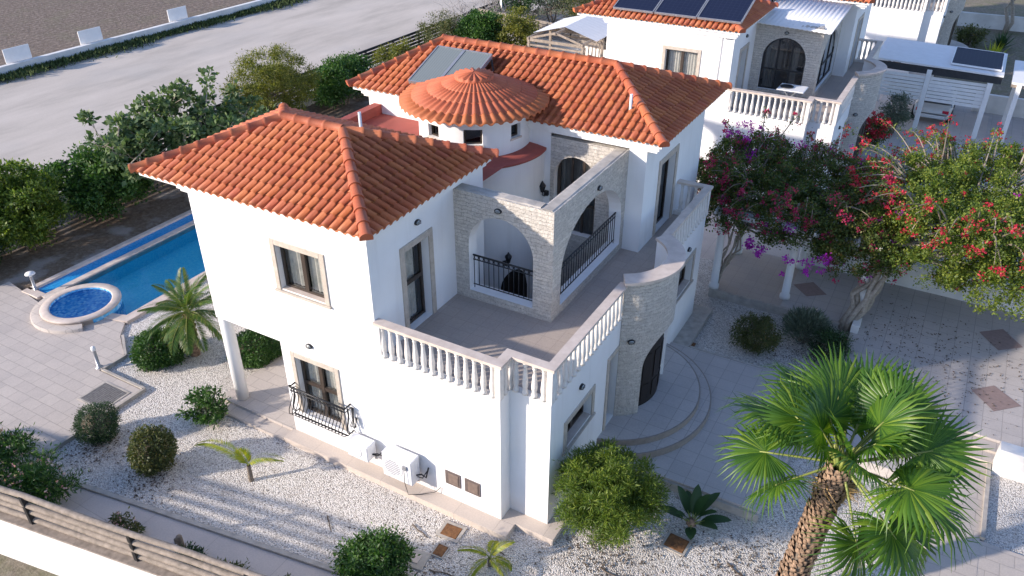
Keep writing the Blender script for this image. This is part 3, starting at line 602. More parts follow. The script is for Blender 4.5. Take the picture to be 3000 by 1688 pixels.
# oval bulkhead lamps on the walls
def wall_lamp(P, u, z):
    mb = MB(); n = 16; e = lambda a, r_, w: P(u+.085*r_*math.cos(a), z+.058*r_*math.sin(a), w*.75)
    mb.grid(lambda i, j: e(2*PI*i/n, (1, 1, .86, .72)[j], (0, -.05, -.07, -.06)[j]), n, 3)
    for s in (-.33, 0, .33): ubox(mb, P, u-.06, u+.06, z+s*.08-.004, z+s*.08+.004, -.074, -.068)
    o = mb.build('wall_lamp', 'wrought_iron', villa); g_ = MB(); g_.grid(lambda i, j: e(2*PI*i/n, (.76, .5, .02)[j], (-.058, -.085, -.095)[j]), n, 2); g_.build('diffuser', 'lamp_glass', o)
for P, u, z in ((PF(0), -4.70, 2.73), (PR(XM), 1.57, 5.45), (PF(2.9), -1.72, 5.40), (PR(-.43), 5.06, 5.36), (PR(X2), 1.68, 2.67), (PR(X2), 8.12, 2.72)): wall_lamp(P, u, z)
wall_lamp(PT, R(-52)*TR, 2.55)
# two carriage lanterns in the courtyard
def lantern(x, y, z, nx, ny):
    mb = MB(); mb.tube([(x, y, z-.1), (x+nx*.08, y+ny*.08, z-.16), (x+nx*.2, y+ny*.2, z-.08), (x+nx*.2, y+ny*.2, z+.0)], .012, 6); mb.lathe([(.04, 0), (.09, .16), (.10, .17), (.03, .26), (.012, .30), (0, .31)], 6, (x+nx*.2, y+ny*.2, z), False); mb.box(x-.05, y-.05, z-.16, x+.05, y+.03, z-.04)
    mb.build('lantern', 'wrought_iron', villa)
lantern(-2.55, 6.70, 4.2, -.1, -1); a = R(-36); lantern(CC[0]+1.83*math.cos(a), CC[1]+1.83*math.sin(a), 2.75, math.cos(a), math.sin(a))
# service hatches, column, apron
for x in (-1.15, -.67):
    q = MB(); ubox(q, PF(0), x-.185, x+.185, .41, .77, -.02, .004); h = q.build('service_hatch', 'louvre_frame', villa); q = MB(); ubox(q, PF(0), x-.10, x+.14, .46, .73, -.03, -.018)
    for k in range(9): ubox(q, PF(0), x-.09, x+.13, .475+k*.028, .49+k*.028, -.036, -.03)
    q.build('louvre', 'brown_louvre', h)
q = MB(); q.lathe([(.0, -.1), (.155, -.1), (.155, 2.54)], 24, (-7.76+.2, .24, 0)); q.build('column', 'stucco', villa)
ap = MB(); ap.prism([(-5.66, -.345), (.30, -.345), (.30, .05), (1.17, .05), (1.17, 2.62), (X2, 2.62), (X2, YN), (0, YN), (0, 0), (-5.66, 0)], -.2, 0)
ap.build('apron', 'apron_slab', villa, .012)
ap = MB(); ap.prism([(-8.05, -.03), (-5.668, -.03), (-5.668, 0), (-5.592, 0), (-5.592, 4.1), (-8.05, 4.1)], -.2, .006); ap.prism([(-8.05, -.35), (-5.668, -.35), (-5.668, -.034), (-8.05, -.034)], -.2, -.07); ap.build('veranda_floor', 'pool_deck_paver', villa, .01)
ap = MB(); ap.prism([(X2, 7.62), (1.33, 7.62), (1.33, 9.9), (.014, 9.9), (.014, 9.4), (X2, 9.4)], -.2, .02); ap.build('side_walk', 'kerb_concrete', villa, .01)
# rounded entrance platform and step
for r_, z1, nm in ((2.48, .28, 'lower_step'), (2.20, .45, 'entrance_platform')):
    a0 = math.asin((.05-TC0[0])/r_); t = np.linspace(-PI/2+a0, PI/2-a0, 40); q = MB(); q.prism([(TC0[0]+r_*math.cos(x), TC0[1]+r_*math.sin(x)) for x in t], -.2, z1)
    o = q.build(nm, 'riser_stone', villa, .015); q = MB()
    rr = r_-.035; q.prism([(TC0[0]+rr*math.cos(x), TC0[1]+rr*math.sin(x)) for x in t], z1-.05, z1+.004); q.build('tread', 'paver_grey', o)
# cables gathered by the juliet railing
q = MB()
for k in range(4): q.tube([(-3.70+.02*k, -.05, 1.5), (-3.66+.03*k, -.10-.02*k, 1.2), (-3.72+.04*k, -.14, 1.02), (-3.60, -.08-.02*k, 1.0), (-3.62+.02*k, -.05, 1.25)], .008, 5)
q.build('cable', 'black_plastic', villa)
# ------------------------------------------------------------------ two more villas of the row, copies with their own extras
NV, TV = (1.63, 17.9, -.02), (3.30, 36.9, .25)
nb = copy_tree(villa, None, ('courtyard_floor',)); nb.location = NV; nb['label'] = 'second white villa, behind, with solar panels on its roof and a white sheet canopy'
tb = copy_tree(villa, None, ('courtyard_floor',)); tb.location = TV; tb['label'] = 'third white villa, cut off by the top edge, only terrace wall and stone tower showing'
for p in list(nb.children):
    if p.name.startswith('arch_railing'): bpy.data.objects.remove(p)
# glazed arches of the second villa
def glazed(P, a, b, sill, spring, rise, parent):
    q = MB(); c, h = (a+b)/2, (b-a)/2; n = 20
    for i in range(n):
        t0, t1 = PI*i/n, PI*(i+1)/n; e = lambda t, k: (c-(h-k)*math.cos(t), spring+(rise-k)*math.sin(t)); A, B, C_, D = e(t0, 0), e(t1, 0), e(t1, .06), e(t0, .06)
        q.face([P(*A, .1), P(*B, .1), P(*C_, .1), P(*D, .1)])
    for u in (a+.03, a+(b-a)*.34, a+(b-a)*.66, b-.03): zz = spring+rise*math.sqrt(max(0, 1-((u-c)/h)**2)); ubox(q, P, u-.03, u+.03, sill, zz, .09, .14)
    ubox(q, P, a, b, sill, sill+.06, .092, .138); ubox(q, P, a, b, sill+.72, sill+.77, .092, .138)
    o = q.build('glazed_arch', 'black_plastic', parent); q = MB(); m = [(c-h*math.cos(PI*i/n), spring+rise*math.sin(PI*i/n)) for i in range(n+1)]
    q.face([P(a, sill, .12)]+[P(x, y, .12) for x, y in m]+[P(b, sill, .12)]); q.build('pane', 'dark_glass', o)
    for k, (s, e) in enumerate(((.05, .3), (.62, .8))): curtain(o, P, a+(b-a)*s, a+(b-a)*e, sill, spring+rise*.5, .34, k+30)
glazed(PF(2.9), -2.48, -.89, 3.27, 4.43, .79, nb); glazed(PR(-.43), 3.30, 6.54, 3.27, 4.02, 1.18, nb)
q = MB()   # corrugated canopy over the courtyard of the second villa
K = 60; q.grid(lambda i, j: (XM-.05+(-.10-XM)*i/K, (2.62, 6.78)[j], (5.72, 6.02)[j]+.012*math.sin(i*1.7)-.10*i/K), K, 1)
cs = q.build('courtyard_canopy', 'canopy_sheet', nb); md = cs.modifiers.new('s', 'SOLIDIFY'); md.thickness = .03
# downpipe and cable on its front wall
q = MB(); q.tube([(-3.25, -.025, 5.70), (-3.27, -.025, 3.4)], .010, 5); q.tube([(-2.9, -.03, 5.66), (-3.1, -.03, 5.64), (-3.25, -.025, 5.70)], .012, 5); q.build('cable', 'grey_metal', nb)
def panel(parent, c, ux, vy, w, h, mat, frame, name='panel'):
    ux, vy = Vector(ux).normalized(), Vector(vy).normalized(); n = ux.cross(vy); c = Vector(c); q = MB()
    for s, a, b in ((vy*h/2, ux*w/2, vy*.02), (-vy*h/2, ux*w/2, vy*.02), (ux*w/2, ux*.02, vy*h/2), (-ux*w/2, ux*.02, vy*h/2)): q.obox(c+s, a, b, n*.035)
    o = q.build(name, frame, parent); q = MB(); f = lambda a, b: c+ux*w/2*a+vy*h/2*b+n*.02
    q.face([f(-1, -1), f(1, -1), f(1, 1), f(-1, 1)], [(0, 0), (w, 0), (w, h), (0, h)]); q.obox(c, ux*(w/2-.02), vy*(h/2-.02), n*.012); q.build('glazing', mat, o); return o
# solar water heater on our rear roof
sh = thing('solar_water_heater', 'pair of framed solar water collectors tilted on the rear tiled roof beside the round turret', 'solar panel', (-5.75, 7.3, 6.68))
for x in (-.43, .43): panel(sh, (x, 0, 0), (1, 0, 0), (0, 1.42, .56), .82, 1.52, 'collector', 'grey_metal', 'collector_panel')
q = MB()
for x in (-.86, 0, .86): q.bar((x, .62, .22), (x, .72, -.12), .035, .035); q.bar((x, -.66, -.28), (x, -.64, -.36), .035, .035); q.bar((x, -.68, -.30), (x, .66, .22), .03, .03)
q.build('support_frame', 'grey_metal', sh)
q = MB(); q.tube([(.9, .6, .2), (1.0, .5, -.05), (1.02, .1, -.2)], .02, 6); q.build('pipe', 'black_plastic', sh)
# photovoltaic panels on the second villa's front roof
sl_ = .386
for k, x in enumerate((-6.55, -4.98, -3.42)):
    o = panel(nb, (0, 0, 0), (1, 0, 0), (0, 1, sl_*.92), 1.50, 1.62, 'photovoltaic', 'grey_metal', 'solar_panel'); o.location = (x, .62, 6.53); q = MB()
    for s in (-.5, .5): q.bar((s, -.7, -.36), (s, .72, .12), .04, .04)
    q.build('mounting_rail', 'grey_metal', o)
# air conditioners on the front wall
def aircon(x0, x1, z0, z1, label, fan):
    w, h = x1-x0, z1-z0; t = thing('air_conditioner', label, 'air conditioner', ((x0+x1)/2, -.22, z0), 0, 'outdoor air conditioner units on the front wall'); q = MB(); q.box(-w/2, -.16, 0, w/2, .14, h); q.build('casing', 'white_metal', t, .015)
    q = MB(); q.lathe([(h*.36, 0), (h*.38, .012), (h*.40, 0)], 28); q.lathe([(.0, .004), (h*.37, .004)], 28)
    for k in range(-4, 5): y = k*h*.08; r_ = math.sqrt(max(0, (h*.37)**2-y*y)); q.box(-r_, y-.006, .004, r_, y+.006, .016)
    fg = q.build('fan_grille', 'sign_white', t); fg.rotation_euler = (PI/2, 0, 0); fg.location = (-w/2+w*fan, -.162, h*.5)
    q = MB(); q.lathe([(0, .006), (h*.32, .006)], 24); b_ = q.build('fan_shadow', 'grey_metal', fg); b_.location = (0, 0, -.001)
    q = MB()
    for s in (-.32, .32): q.bar((s*w, -.14, -.02), (s*w, .21, -.02), .03, .03); q.bar((s*w, .20, -.02), (s*w, .20, -.22), .03, .03)
    q.build('bracket', 'grey_metal', t)
    q = MB(); q.tube([(w/2, .0, h*.3), (w/2+.10, .05, h*.35), (w/2+.16, .12, h*.15), (w/2+.2, .17, h*.55)], .018, 6); q.tube([(w/2, .03, h*.2), (w/2+.08, .1, h*.1), (w/2+.15, .18, h*.35)], .012, 6); q.build('hose', 'black_plastic', t)
    return t
aircon(-3.66, -3.10, .42, .84, 'smaller white air conditioner beside the iron window railing', .42); t = aircon(-2.70, -1.94, .30, .95, 'larger white air conditioner with a dark cable looping from its front', .36)
q = MB(); q.box(.18, -.20, .42, .27, -.155, .52); q.build('isolator_switch', 'grey_metal', t); q = MB(); q.tube([(.22, -.2, .42), (.23, -.22, .1), (.28, -.2, -.24), (.5, -.05, -.26), (.75, .12, -.22), (.85, .2, -.1)], .008, 5); q.build('cable', 'black_plastic', t)
# ------------------------------------------------------------------ ground, paving, pool
GZ = -.15
def holed(name, x0, y0, x1, y1, z, mat):      # sheet with an opening for the pool tank
    m = MB()
    for a, b, c, d in ((x0, y0, -17.05, y1), (-17.05, y0, x1, .88), (-17.05, 12.7, x1, y1), (-13.1, .88, x1, 12.7)): m.face([(a, b, z), (c, b, z), (c, d, z), (a, d, z)])
    return struct(m.build(name, mat))
holed('ground', -1500, -1500, 1500, 1500, -.26, 'dry_ground')
sheet('field', [(-300, -60), (-39.1, -60), (-39.1, 300), (-300, 300)], -.16, 'field_soil')
sheet('parking_lot', [(-38.75, -60), (-21.75, -60), (-21.75, 200), (-38.75, 200)], -.155, 'lot_concrete')
holed('garden_soil', -21.75, -9, -13.02, 60, GZ-.004, 'garden_soil')
sheet('gravel_bed', [(-13.02, -4.4), (16, -.2), (16, 13.0), (-13.02, 13.0)], GZ, 'white_gravel')
sheet('neighbour_yard', [(-12.0, 13.0), (3.4, 13.0), (3.4, 60), (-12.0, 60)], GZ, 'path_concrete')
sheet('pool_deck', [(-18.2, -7.0), (-13.3, -6.2), (-11.65, -3.5), (-10.12, -3.42), (-10.12, -.76), (-11.75, -.76), (-11.75, .02), (-12.6, .55), (-13.05, 1.05), (-14.2, 1.0), (-14.2, .2), (-18.1, .8)], -.08, 'pool_deck_paver', .12, .01)
k = MB()
for a, b in (((-10.06, -3.42), (-10.06, -.70)), ((-11.69, -.70), (-10.06, -.70)), ((-11.69, -.70), (-11.69, .02)), ((-11.69, .02), (-12.55, .6)), ((-11.7, -3.56), (-10.03, -3.48))): k.bar((*a, -.11), (*b, -.11), .07, .12)
struct(k.build('deck_kerb', 'kerb_concrete'))
# front path and its kerb follow the slanted boundary
fy = lambda x, o: -5.45+.165*(x+8.5)+o
sheet('front_path', [(-13.5, fy(-13.5, .75)), (0, fy(0, .75)), (0, fy(0, 1.70)), (-13.5, fy(-13.5, 1.80))], -.10, 'path_concrete', .1, .01)
k = MB(); k.bar((-13.5, fy(-13.5, 1.86), -.11), (0, fy(0, 1.76), -.11), .10, .12); struct(k.build('path_kerb', 'kerb_concrete'))
sheet('outside_ground', [(-30, -40), (30, -40), (30, fy(30, -.0)), (-30, fy(-30, -.0))], -.22, 'dry_ground')
# right forecourt, driveway, steps
sheet('forecourt', [(-.2, 2.70), (4.55, 2.74), (4.75, 5.4), (7.6, 5.4), (7.6, 7.3), (5.1, 7.66), (1.35, 7.62), (-.2, 7.62)], .10, 'paver_grey', .3, .01)
sheet('driveway', [(5.1, 7.66), (7.6, 7.3), (8.0, 7.62), (14, 7.62), (14, 13.85), (.9, 13.85), (.9, 10.85), (5.1, 10.85)], .098, 'paver_grey', .3)
sheet('lower_step_right', [(7.95, 6.9), (14, 6.9), (14, 7.25), (7.95, 7.25)], -.03, 'pool_deck_paver', .2, .01); sheet('upper_step_right', [(7.95, 7.25), (14, 7.25), (14, 7.61), (7.95, 7.61)], .035, 'pool_deck_paver', .25, .01)
sheet('side_path', [(7.7, -3.0), (8.62, -3.0), (8.62, 6.9), (7.7, 6.9)], -.10, 'pool_deck_paver', .1, .01); sheet('cross_path', [(8.62, 3.0), (14, 3.0), (14, 4.4), (8.62, 4.4)], -.105, 'pool_deck_paver', .1, .01)
sheet('neighbour_drive', [(2.6, 13.95), (30, 13.95), (30, 34.0), (2.6, 34.0)], -.10, 'paver_grey'); sheet('neighbour_garden', [(2.6, 34.0), (40, 34.0), (40, 90), (2.6, 90)], -.12, 'dry_ground')
sheet('pergola_paving', [(.9, 10.9), (3.0, 10.9), (3.0, 13.8), (.9, 13.8)], .104, 'terrace_tile')
k = MB(); k.bar((5.06, 7.7, -.02), (5.06, 10.8, -.02), .08, .26); k.bar((.92, 10.82, -.02), (5.06, 10.82, -.02), .08, .28); k.bar((1.4, 7.68, -.02), (5.06, 7.70, -.02), .07, .24); k.bar((8.66, 4.45, -.11), (8.66, 6.9, -.11), .08, .14); k.bar((8.66, -3, -.11), (8.66, 2.95, -.11), .08, .14); k.bar((4.58, 2.7, -.1), (.9, 2.68, -.1), .06, .3)
struct(k.build('bed_kerb', 'kerb_concrete'))
for poly in ([(8.10, 12.28), (8.67, 12.76), (9.17, 12.05), (8.60, 11.56)], [(8.09, 9.36), (8.58, 9.83), (9.19, 9.26), (8.62, 8.71)], [(3.05, 12.3), (3.55, 12.75), (4.05, 12.2), (3.55, 11.8)]): sheet('paving_inlay', poly, .106, 'inlay')
# swimming pool with overflow channel, coping, tank and water
pl = thing('swimming_pool', 'blue mosaic swimming pool with pale coping and a dark overflow channel', 'pool', (-14.7, 6.5, GZ))
pool = [(-16.2, .98), (-14.35, 1.0), (-13.3, 1.32), (-13.3, 12.5), (-16.2, 12.5)]; q = MB()
def ring(mb, inner, outer, z0, z1):
    for i in range(len(inner)):
        j = (i+1) % len(inner); a, b, c, d = inner[i], inner[j], outer[j], outer[i]
        mb.face([(*a, z1), (*b, z1), (*c, z1), (*d, z1)]); mb.face([(*a, z0), (*b, z0), (*b, z1), (*a, z1)]); mb.face([(*c, z0), (*d, z0), (*d, z1), (*c, z1)])
off = Vector((14.7, -6.5)); sh_ = lambda P: [(x+14.7, y-6.5) for x, y in P]
ring(q, sh_(pool), sh_([(-16.42, .75), (-14.3, .72), (-13.0, 1.1), (-13.0, 12.75), (-16.42, 12.75)]), -.1, .10); q.build('coping', 'coping_stone', pl, .01)
q = MB(); P = sh_(pool)
for i in range(5): a, b = P[i], P[(i+1) % 5]; q.face([(*a, -.5), (*b, -.5), (*b, -.102), (*a, -.102)])
q.face([(*a, -.5) for a in P]); q.build('tank', 'pool_mosaic', pl)
q = MB(); q.face([(*a, .05) for a in P]); q.build('water_surface', 'water', pl)
q = MB(); P = sh_([(-17.0, .9), (-16.42, .9), (-16.42, 12.75), (-17.0, 12.75)]); q.face([(*a, .03) for a in P]); q.build('overflow_channel', 'gutter_mosaic', pl)
q = MB(); q.box(-17.2+14.7, .8-6.5, -.1, -17.0+14.7, 12.9-6.5, .10); q.box(-17.2+14.7, .62-6.5, -.1, -16.42+14.7, .9-6.5, .10); q.build('outer_kerb', 'coping_stone', pl, .01)
for o in pl.children:
    if o.name.startswith('tank'): tank = o
# raised round hot tub
ht = thing('hot_tub', 'raised round hot tub lined with blue mosaic at the pool corner', 'hot tub', (-14.80, .97, -.36)); q = MB()
q.lathe([(.84, .45), (.84, .47), (.87, .48), (1.07, .48), (1.09, .46), (1.09, .42), (1.05, .42), (1.05, .0)], 56); q.build('rim', 'coping_stone', ht)
q = MB(); q.lathe([(.84, .46), (.84, .36), (.0, .345)], 48, smooth=False); q.build('mosaic_lining', 'spa_mosaic', ht); q = MB(); q.lathe([(.84, .40), (0, .40)], 48); q.build('water_surface', 'water', ht)
q = MB(); q.lathe([(1.04, .385), (1.33, .385), (1.35, .37), (1.35, 0)], 40, a0=R(165), a1=R(325)); q.build('step', 'pool_deck_paver', ht)
q = MB(); q.lathe([(1.065, .40), (1.065, -.9)], 40, a0=R(-20), a1=R(140)); q.build('mosaic_skirt', 'spa_mosaic', ht)
# bollard lamps
def bollard(x, y, h, label, cap):
    t = thing('bollard_lamp', label, 'lamp', (x, y, -.1), 0, 'bollard lamps by the pool terrace'); q = MB(); q.lathe([(.0, 0), (.10, 0), (.10, .02), (.045, .03), (.045, h)], 12); q.build('post', 'grey_metal', t)
    q = MB(); q.lathe([(.05, h), (.06, h+.02), (.06, h+.10), (.0, h+.12)] if not cap else [(.04, h), (.05, h+.06), (.15, h+.08), (.13, h+.12), (0, h+.14)], 14); q.build('lamp_head', 'white_paint', t)
bollard(-16.88, .88, .52, 'grey bollard lamp with a mushroom cap between the hot tub and the shrubs', True); bollard(-11.86, -.66, .55, 'grey bollard lamp with a narrow white head at the paving edge by the round hedge', False)
# drain grate set in the deck
t = thing('floor_grate', 'grey square grate set in a step of the pool paving', 'grate', (-10.70, -1.38, -.08)); q = MB(); q.box(-.42, -.36, -.03, .42, .36, .012)
for k in range(12): q.box(-.40+k*.07, -.34, .012, -.37+k*.07, .34, .02)
q.build('grating', 'grate', t); q = MB()
for b in ((-.47, -.41, .47, -.36), (-.47, .36, .47, .41), (-.47, -.36, -.42, .36), (.42, -.36, .47, .36)): q.box(b[0], b[1], -.03, b[2], b[3], .016)
q.build('frame', 'kerb_concrete', t)
# rusty covers
def cover(x, y, w, d, rz, z, label, surround):
    t = thing('manhole_cover', label, 'manhole cover', (x, y, z), rz, 'rusty manhole covers in the gravel'); q = MB(); q.box(-w/2, -d/2, 0, w/2, d/2, .035)
    q.build('lid', 'rust', t, .008); q = MB(); e = surround
    for b in ((-w/2-e, -d/2-e, w/2+e, -d/2-.005), (-w/2-e, d/2+.005, w/2+e, d/2+e), (-w/2-e, -d/2-.005, -w/2-.005, d/2+.005), (w/2+.005, -d/2-.005, w/2+e, d/2+.005)): q.box(b[0], b[1], -.03, b[2], b[3], .028)
    q.build('frame', 'kerb_concrete', t)
cover(-.79, -.67, .36, .30, R(4), GZ, 'large rusty manhole cover in the gravel below the villa corner', .07); cover(-.71, -1.19, .21, .27, R(3), GZ, 'small rusty manhole cover just in front of the larger one', .03); cover(3.32, 1.32, .40, .36, R(-4), GZ, 'rusty manhole cover in a pale frame between the round bush and the fan palm', .05); cover(1.30, 8.05, .24, .24, 0, GZ+.02, 'dim rusty manhole cover in the shade by the side walk', .02)
t = thing('inspection_slab', 'pale concrete slab with a small square lid beside the bright green bush', 'slab', (-1.13, -1.62, GZ), R(8)); q = MB(); q.box(-.62, -.22, 0, .35, .22, .03); q.build('slab', 'kerb_concrete', t, .01); q = MB(); q.box(.0, -.1, .03, .2, .1, .045); q.build('lid', 'coping_stone', t)
rnd = random.Random(8)   # flat white stones by the side walk
for k, (x, y) in enumerate(((1.42, 7.78), (1.66, 7.80), (1.56, 7.66), (1.80, 7.72), (1.95, 7.82))):
    q = MB(); n = 7; pts = [(.12*(1+rnd.uniform(-.25, .25))*math.cos(2*PI*i/n), .085*(1+rnd.uniform(-.25, .25))*math.sin(2*PI*i/n)) for i in range(n)]; q.prism(pts, 0, .04, True); o = q.build('flat_stone', 'flagstone_white', None, .01, (x, y, GZ+.02)); tag(o, 'flat white stone in the small cluster between the side walk and the gravel', 'stone', 'flat white stones by the side walk')
# ------------------------------------------------------------------ boundary walls and fences
def line_pts(a, b, step): a, b = Vector(a), Vector(b); n = max(1, round((b-a).length/step)); return [a+(b-a)*i/n for i in range(n+1)]
def fence(name, label, a, b, wall_h, rails, rail_w, rail_h, post_step, rmat, pmat, group=None, wavy=0.0, wall_t=.2, face_off=.0):
    t = thing(name, label, 'fence', (a[0], a[1], 0), 0, group); a_, b_ = V(a[0], a[1], 0), V(b[0], b[1], 0); o = a_.copy(); d = (b_-a_).normalized(); n = V(-d.y, d.x, 0)
    if wall_h: q = MB(); q.bar((0, 0, (wall_h-.3)/2), (b_-o)+V(0, 0, (wall_h-.3)/2), wall_t, wall_h+.3); q.build('base_wall', 'low_wall', t); q = MB(); q.bar(V(0, 0, wall_h+.02), (b_-o)+V(0, 0, wall_h+.02), wall_t+.05, .035); q.build('wall_cap', rmat if rmat != 'dark_slat' else 'low_wall', t, .008)
    rnd = random.Random(int(a[0]*7+b[1]*3) & 999)
    for z in rails:
        pts = line_pts(a_, b_, 1.2); q = MB()
        if wavy: pr = [p-o+V(0, 0, z+rnd.uniform(-wavy, wavy))+n*(rnd.uniform(-wavy, wavy)+face_off) for p in pts]; q.tube(pr, [rail_h*rnd.uniform(.42, .56) for _ in pr], 8)
        else: q.bar(V(0, 0, z)+n*face_off, (b_-o)+V(0, 0, z)+n*face_off, rail_w, rail_h)
        q.build('rail', rmat, t)
    for p in line_pts(a_, b_, post_step): q = MB(); p = p-o; q.box(p.x-.045, p.y-.045, max(0, wall_h-.1), p.x+.045, p.y+.045, rails[-1]+.03); q.build('post', pmat, t)
    return t
fence('front_fence', 'white boundary wall topped with weathered round wooden rails across the bottom left corner', (-14.5, fy(-14.5, 0)), (2.6, fy(2.6, 0)), .98, (1.10, 1.28, 1.47, 1.66), .1, .122, 2.35, 'old_wood', 'wrought_iron', None, .022, .26, .02)
fence('lot_fence', 'long dark slatted fence on a white wall along the edge of the concrete lot', (-21.6, -8), (-21.6, 39.5), .42, tuple(.62+.19*k for k in range(5)), .035, .135, 2.4, 'dark_slat', 'dark_slat')
fence('rear_fence', 'weathered grey slatted fence on a white wall behind the wooden frame shelter', (-21.2, 33.4), (-9.5, 31.2), .72, tuple(.90+.21*k for k in range(4)), .04, .165, 2.5, 'grey_slat', 'dark_slat')
def lowwall(label, a, b, h, t=.22, z0=-.2, name='boundary_wall'):
    q = MB(); q.bar((0, 0, (h+z0)/2), (b[0]-a[0], b[1]-a[1], (h+z0)/2), t, h-z0); o = q.build(name, 'low_wall', None, .006, (a[0], a[1], 0)); return tag(o, label, 'wall')
lowwall('low weathered wall between the ploughed field and the concrete lot', (-38.92, -60), (-38.92, 200), .42, .3)
lowwall('low white wall under the red bougainvillea between the two driveways', (2.9, 13.95), (14, 13.95), .86, .24); lowwall('short white wall end beside the steps at the right edge', (8.72, 6.85), (14, 6.85), .55, .34)
lowwall('white wall stub at the foot of the bougainvillea trunk', (5.10, 10.5), (5.10, 11.0), .34, .2); lowwall('long low white wall behind the carport', (6.6, 33.3), (26, 33.3), .75, .22); lowwall('blue and white low wall in the garden at the top right corner', (4.6, 51.5), (22, 52.5), .75, .25)
for k, (y, s) in enumerate(((14.85, .0), (19.35, 0), (25.7, 0))):
    t = thing('notice_board', ('blank white board leftmost of the three along the lot wall', 'middle blank white board of the three along the lot wall', 'blank white board farthest along the lot wall, nearest the top edge')[k], 'sign', (-39.25, y, -.2), 0, 'blank boards along the lot wall'); q = MB(); q.box(-.03, -.74, .58, .03, .74, 1.34); q.build('board', 'sign_white', t, .01); q = MB()
    for s in (-.55, .55): q.box(-.07, s-.03, 0, -.031, s+.03, 1.2)
    q.build('leg', 'grey_metal', t)
# ------------------------------------------------------------------ second villa's plot: carport, car, shelter, table
cp = thing('carport', 'white carport with slatted back panels and a solar panel on its roof', 'carport', (4.8, 30.6, -.1)); q = MB()
q.obox((.0, .2, 2.92), (2.55, -.12, -.02), (0, 1.75, .05), (0, 0, .035)); q.build('roof', 'canopy_sheet', cp); 
for yb, zb in ((-1.50, 2.66), (1.75, 2.72)): q = MB(); q.obox((.02, yb, zb), (2.5, -.1, 0), (0, .07, 0), (0, 0, .14)); q.build('beam', 'dark_slat', cp)
for x, y in ((2.15, -1.55), (-.25, -1.5), (-2.4, -1.4), (2.2, 1.7), (-.25, 1.75), (-2.35, 1.8)): q = MB(); q.box(x-.10, y-.10, 0, x+.10, y+.10, 2.72); q.build('post', 'white_paint', cp, .01)
for x0, x1 in ((-2.25, -.36), (-.14, 2.09)):
    q = MB()
    for k in range(7): q.box(x0, -1.52, 1.36+k*.155, x1, -1.48, 1.36+k*.155+.125)
    q.build('slat_panel', 'white_paint', cp)
q = MB(); q.box(-2.7, -1.9, -.04, 2.6, 2.0, .05); q.build('floor', 'path_concrete', cp)
panel(cp, (1.45, .2, 3.01), (1, -.047, -.01), (0, 1, .028), 1.95, 2.7, 'photovoltaic', 'white_metal', 'solar_panel')
cp2 = thing('carport', 'second white carport cut off by the right edge', 'carport', (9.6, 30.2, -.1)); q = MB(); q.obox((.2, .2, 2.72), (2.1, -.1, 0), (0, 1.7, .05), (0, 0, .04)); q.build('roof', 'canopy_sheet', cp2)
for x, y in ((-1.6, -1.4), (1.6, -1.4), (-1.6, 1.6), (1.6, 1.6)): q = MB(); q.box(x-.09, y-.09, 0, x+.09, y+.09, 2.66); q.build('post', 'white_paint', cp2)
q = MB(); q.obox((0, -1.4, 2.58), (1.9, -.06, 0), (0, .05, 0), (0, 0, .08)); q.build('beam', 'old_wood', cp2)
panel(cp2, (-.3, .3, 2.80), (1, -.047, 0), (0, 1, .028), 1.9, 1.9, 'photovoltaic', 'white_metal', 'solar_panel')
# the parked car under the carport, rear towards the viewer
car = thing('parked_car', 'pale silver car parked under the carport with a dark tyre showing', 'car', (5.05, 31.8, -.05), R(90)); q = MB()
sec = [(-1.9, .42, .62, .60), (-1.82, .30, .84, .74), (-1.2, .26, .92, .80), (-.4, .26, .93, .80), (.6, .26, .93, .80), (1.3, .27, .88, .78), (1.85, .32, .70, .70), (1.95, .42, .58, .55)]
def csec(i, j): x, zb, zt, hw = sec[i]; a = [(-.0, zb), (hw*.9, zb), (hw, zb+.12), (hw, zt-.16), (hw*.9, zt), (0, zt)]; a = a+[(-y, z) for y, z in reversed(a[1:-1])]; y, z = a[j % len(a)]; return (x, y, z)
q.grid(lambda i, j: csec(j, i), 10, 7); q.face([csec(0, j) for j in range(10)]); q.face([csec(7, j) for j in range(9, -1, -1)]); body = q.build('body', 'car_paint', car)
q = MB(); cab = [(-1.55, .82, .84, .70), (-1.05, .84, 1.36, .60), (.2, .84, 1.42, .60), (1.0, .82, .90, .68)]
def cc(i, j): x, zb, zt, hw = cab[i]; a = [(hw+.06, zb), (hw, zt-.06), (hw*.8, zt), (-hw*.8, zt), (-hw, zt-.06), (-hw-.06, zb)]; return (x, *a[j])
q.grid(lambda i, j: cc(j, i), 5, 3); q.build('window_band', 'dark_glass', car); q = MB(); q.grid(lambda i, j: (cc(j+1, i+2)[0], cc(j+1, i+2)[1], cc(j+1, i+2)[2]+.012), 1, 1); q.build('roof', 'car_paint', car)
for x in (-1.22, 1.22):
    for s in (-1, 1):
        q = MB(); q.lathe([(0, -.1), (.26, -.1), (.31, -.08), (.31, .08), (.26, .10), (.19, .10)], 22); w = q.build('wheel', 'tyre', car); w.location = (x, s*.74, .31); w.rotation_euler = (-s*PI/2, 0, 0); q = MB(); q.lathe([(.19, .09), (.14, .06), (.05, .085), (0, .085)], 16); q.build('rim', 'grey_metal', w)
for s in (-.55, .55): q = MB(); q.box(-1.90, s-.13, .58, -1.80, s+.13, .72); q.build('tail_light', 'bract_red', car, .01)
q = MB(); q.box(-1.98, -.6, .34, -1.80, .6, .50); q.build('bumper', 'car_paint', car, .02)
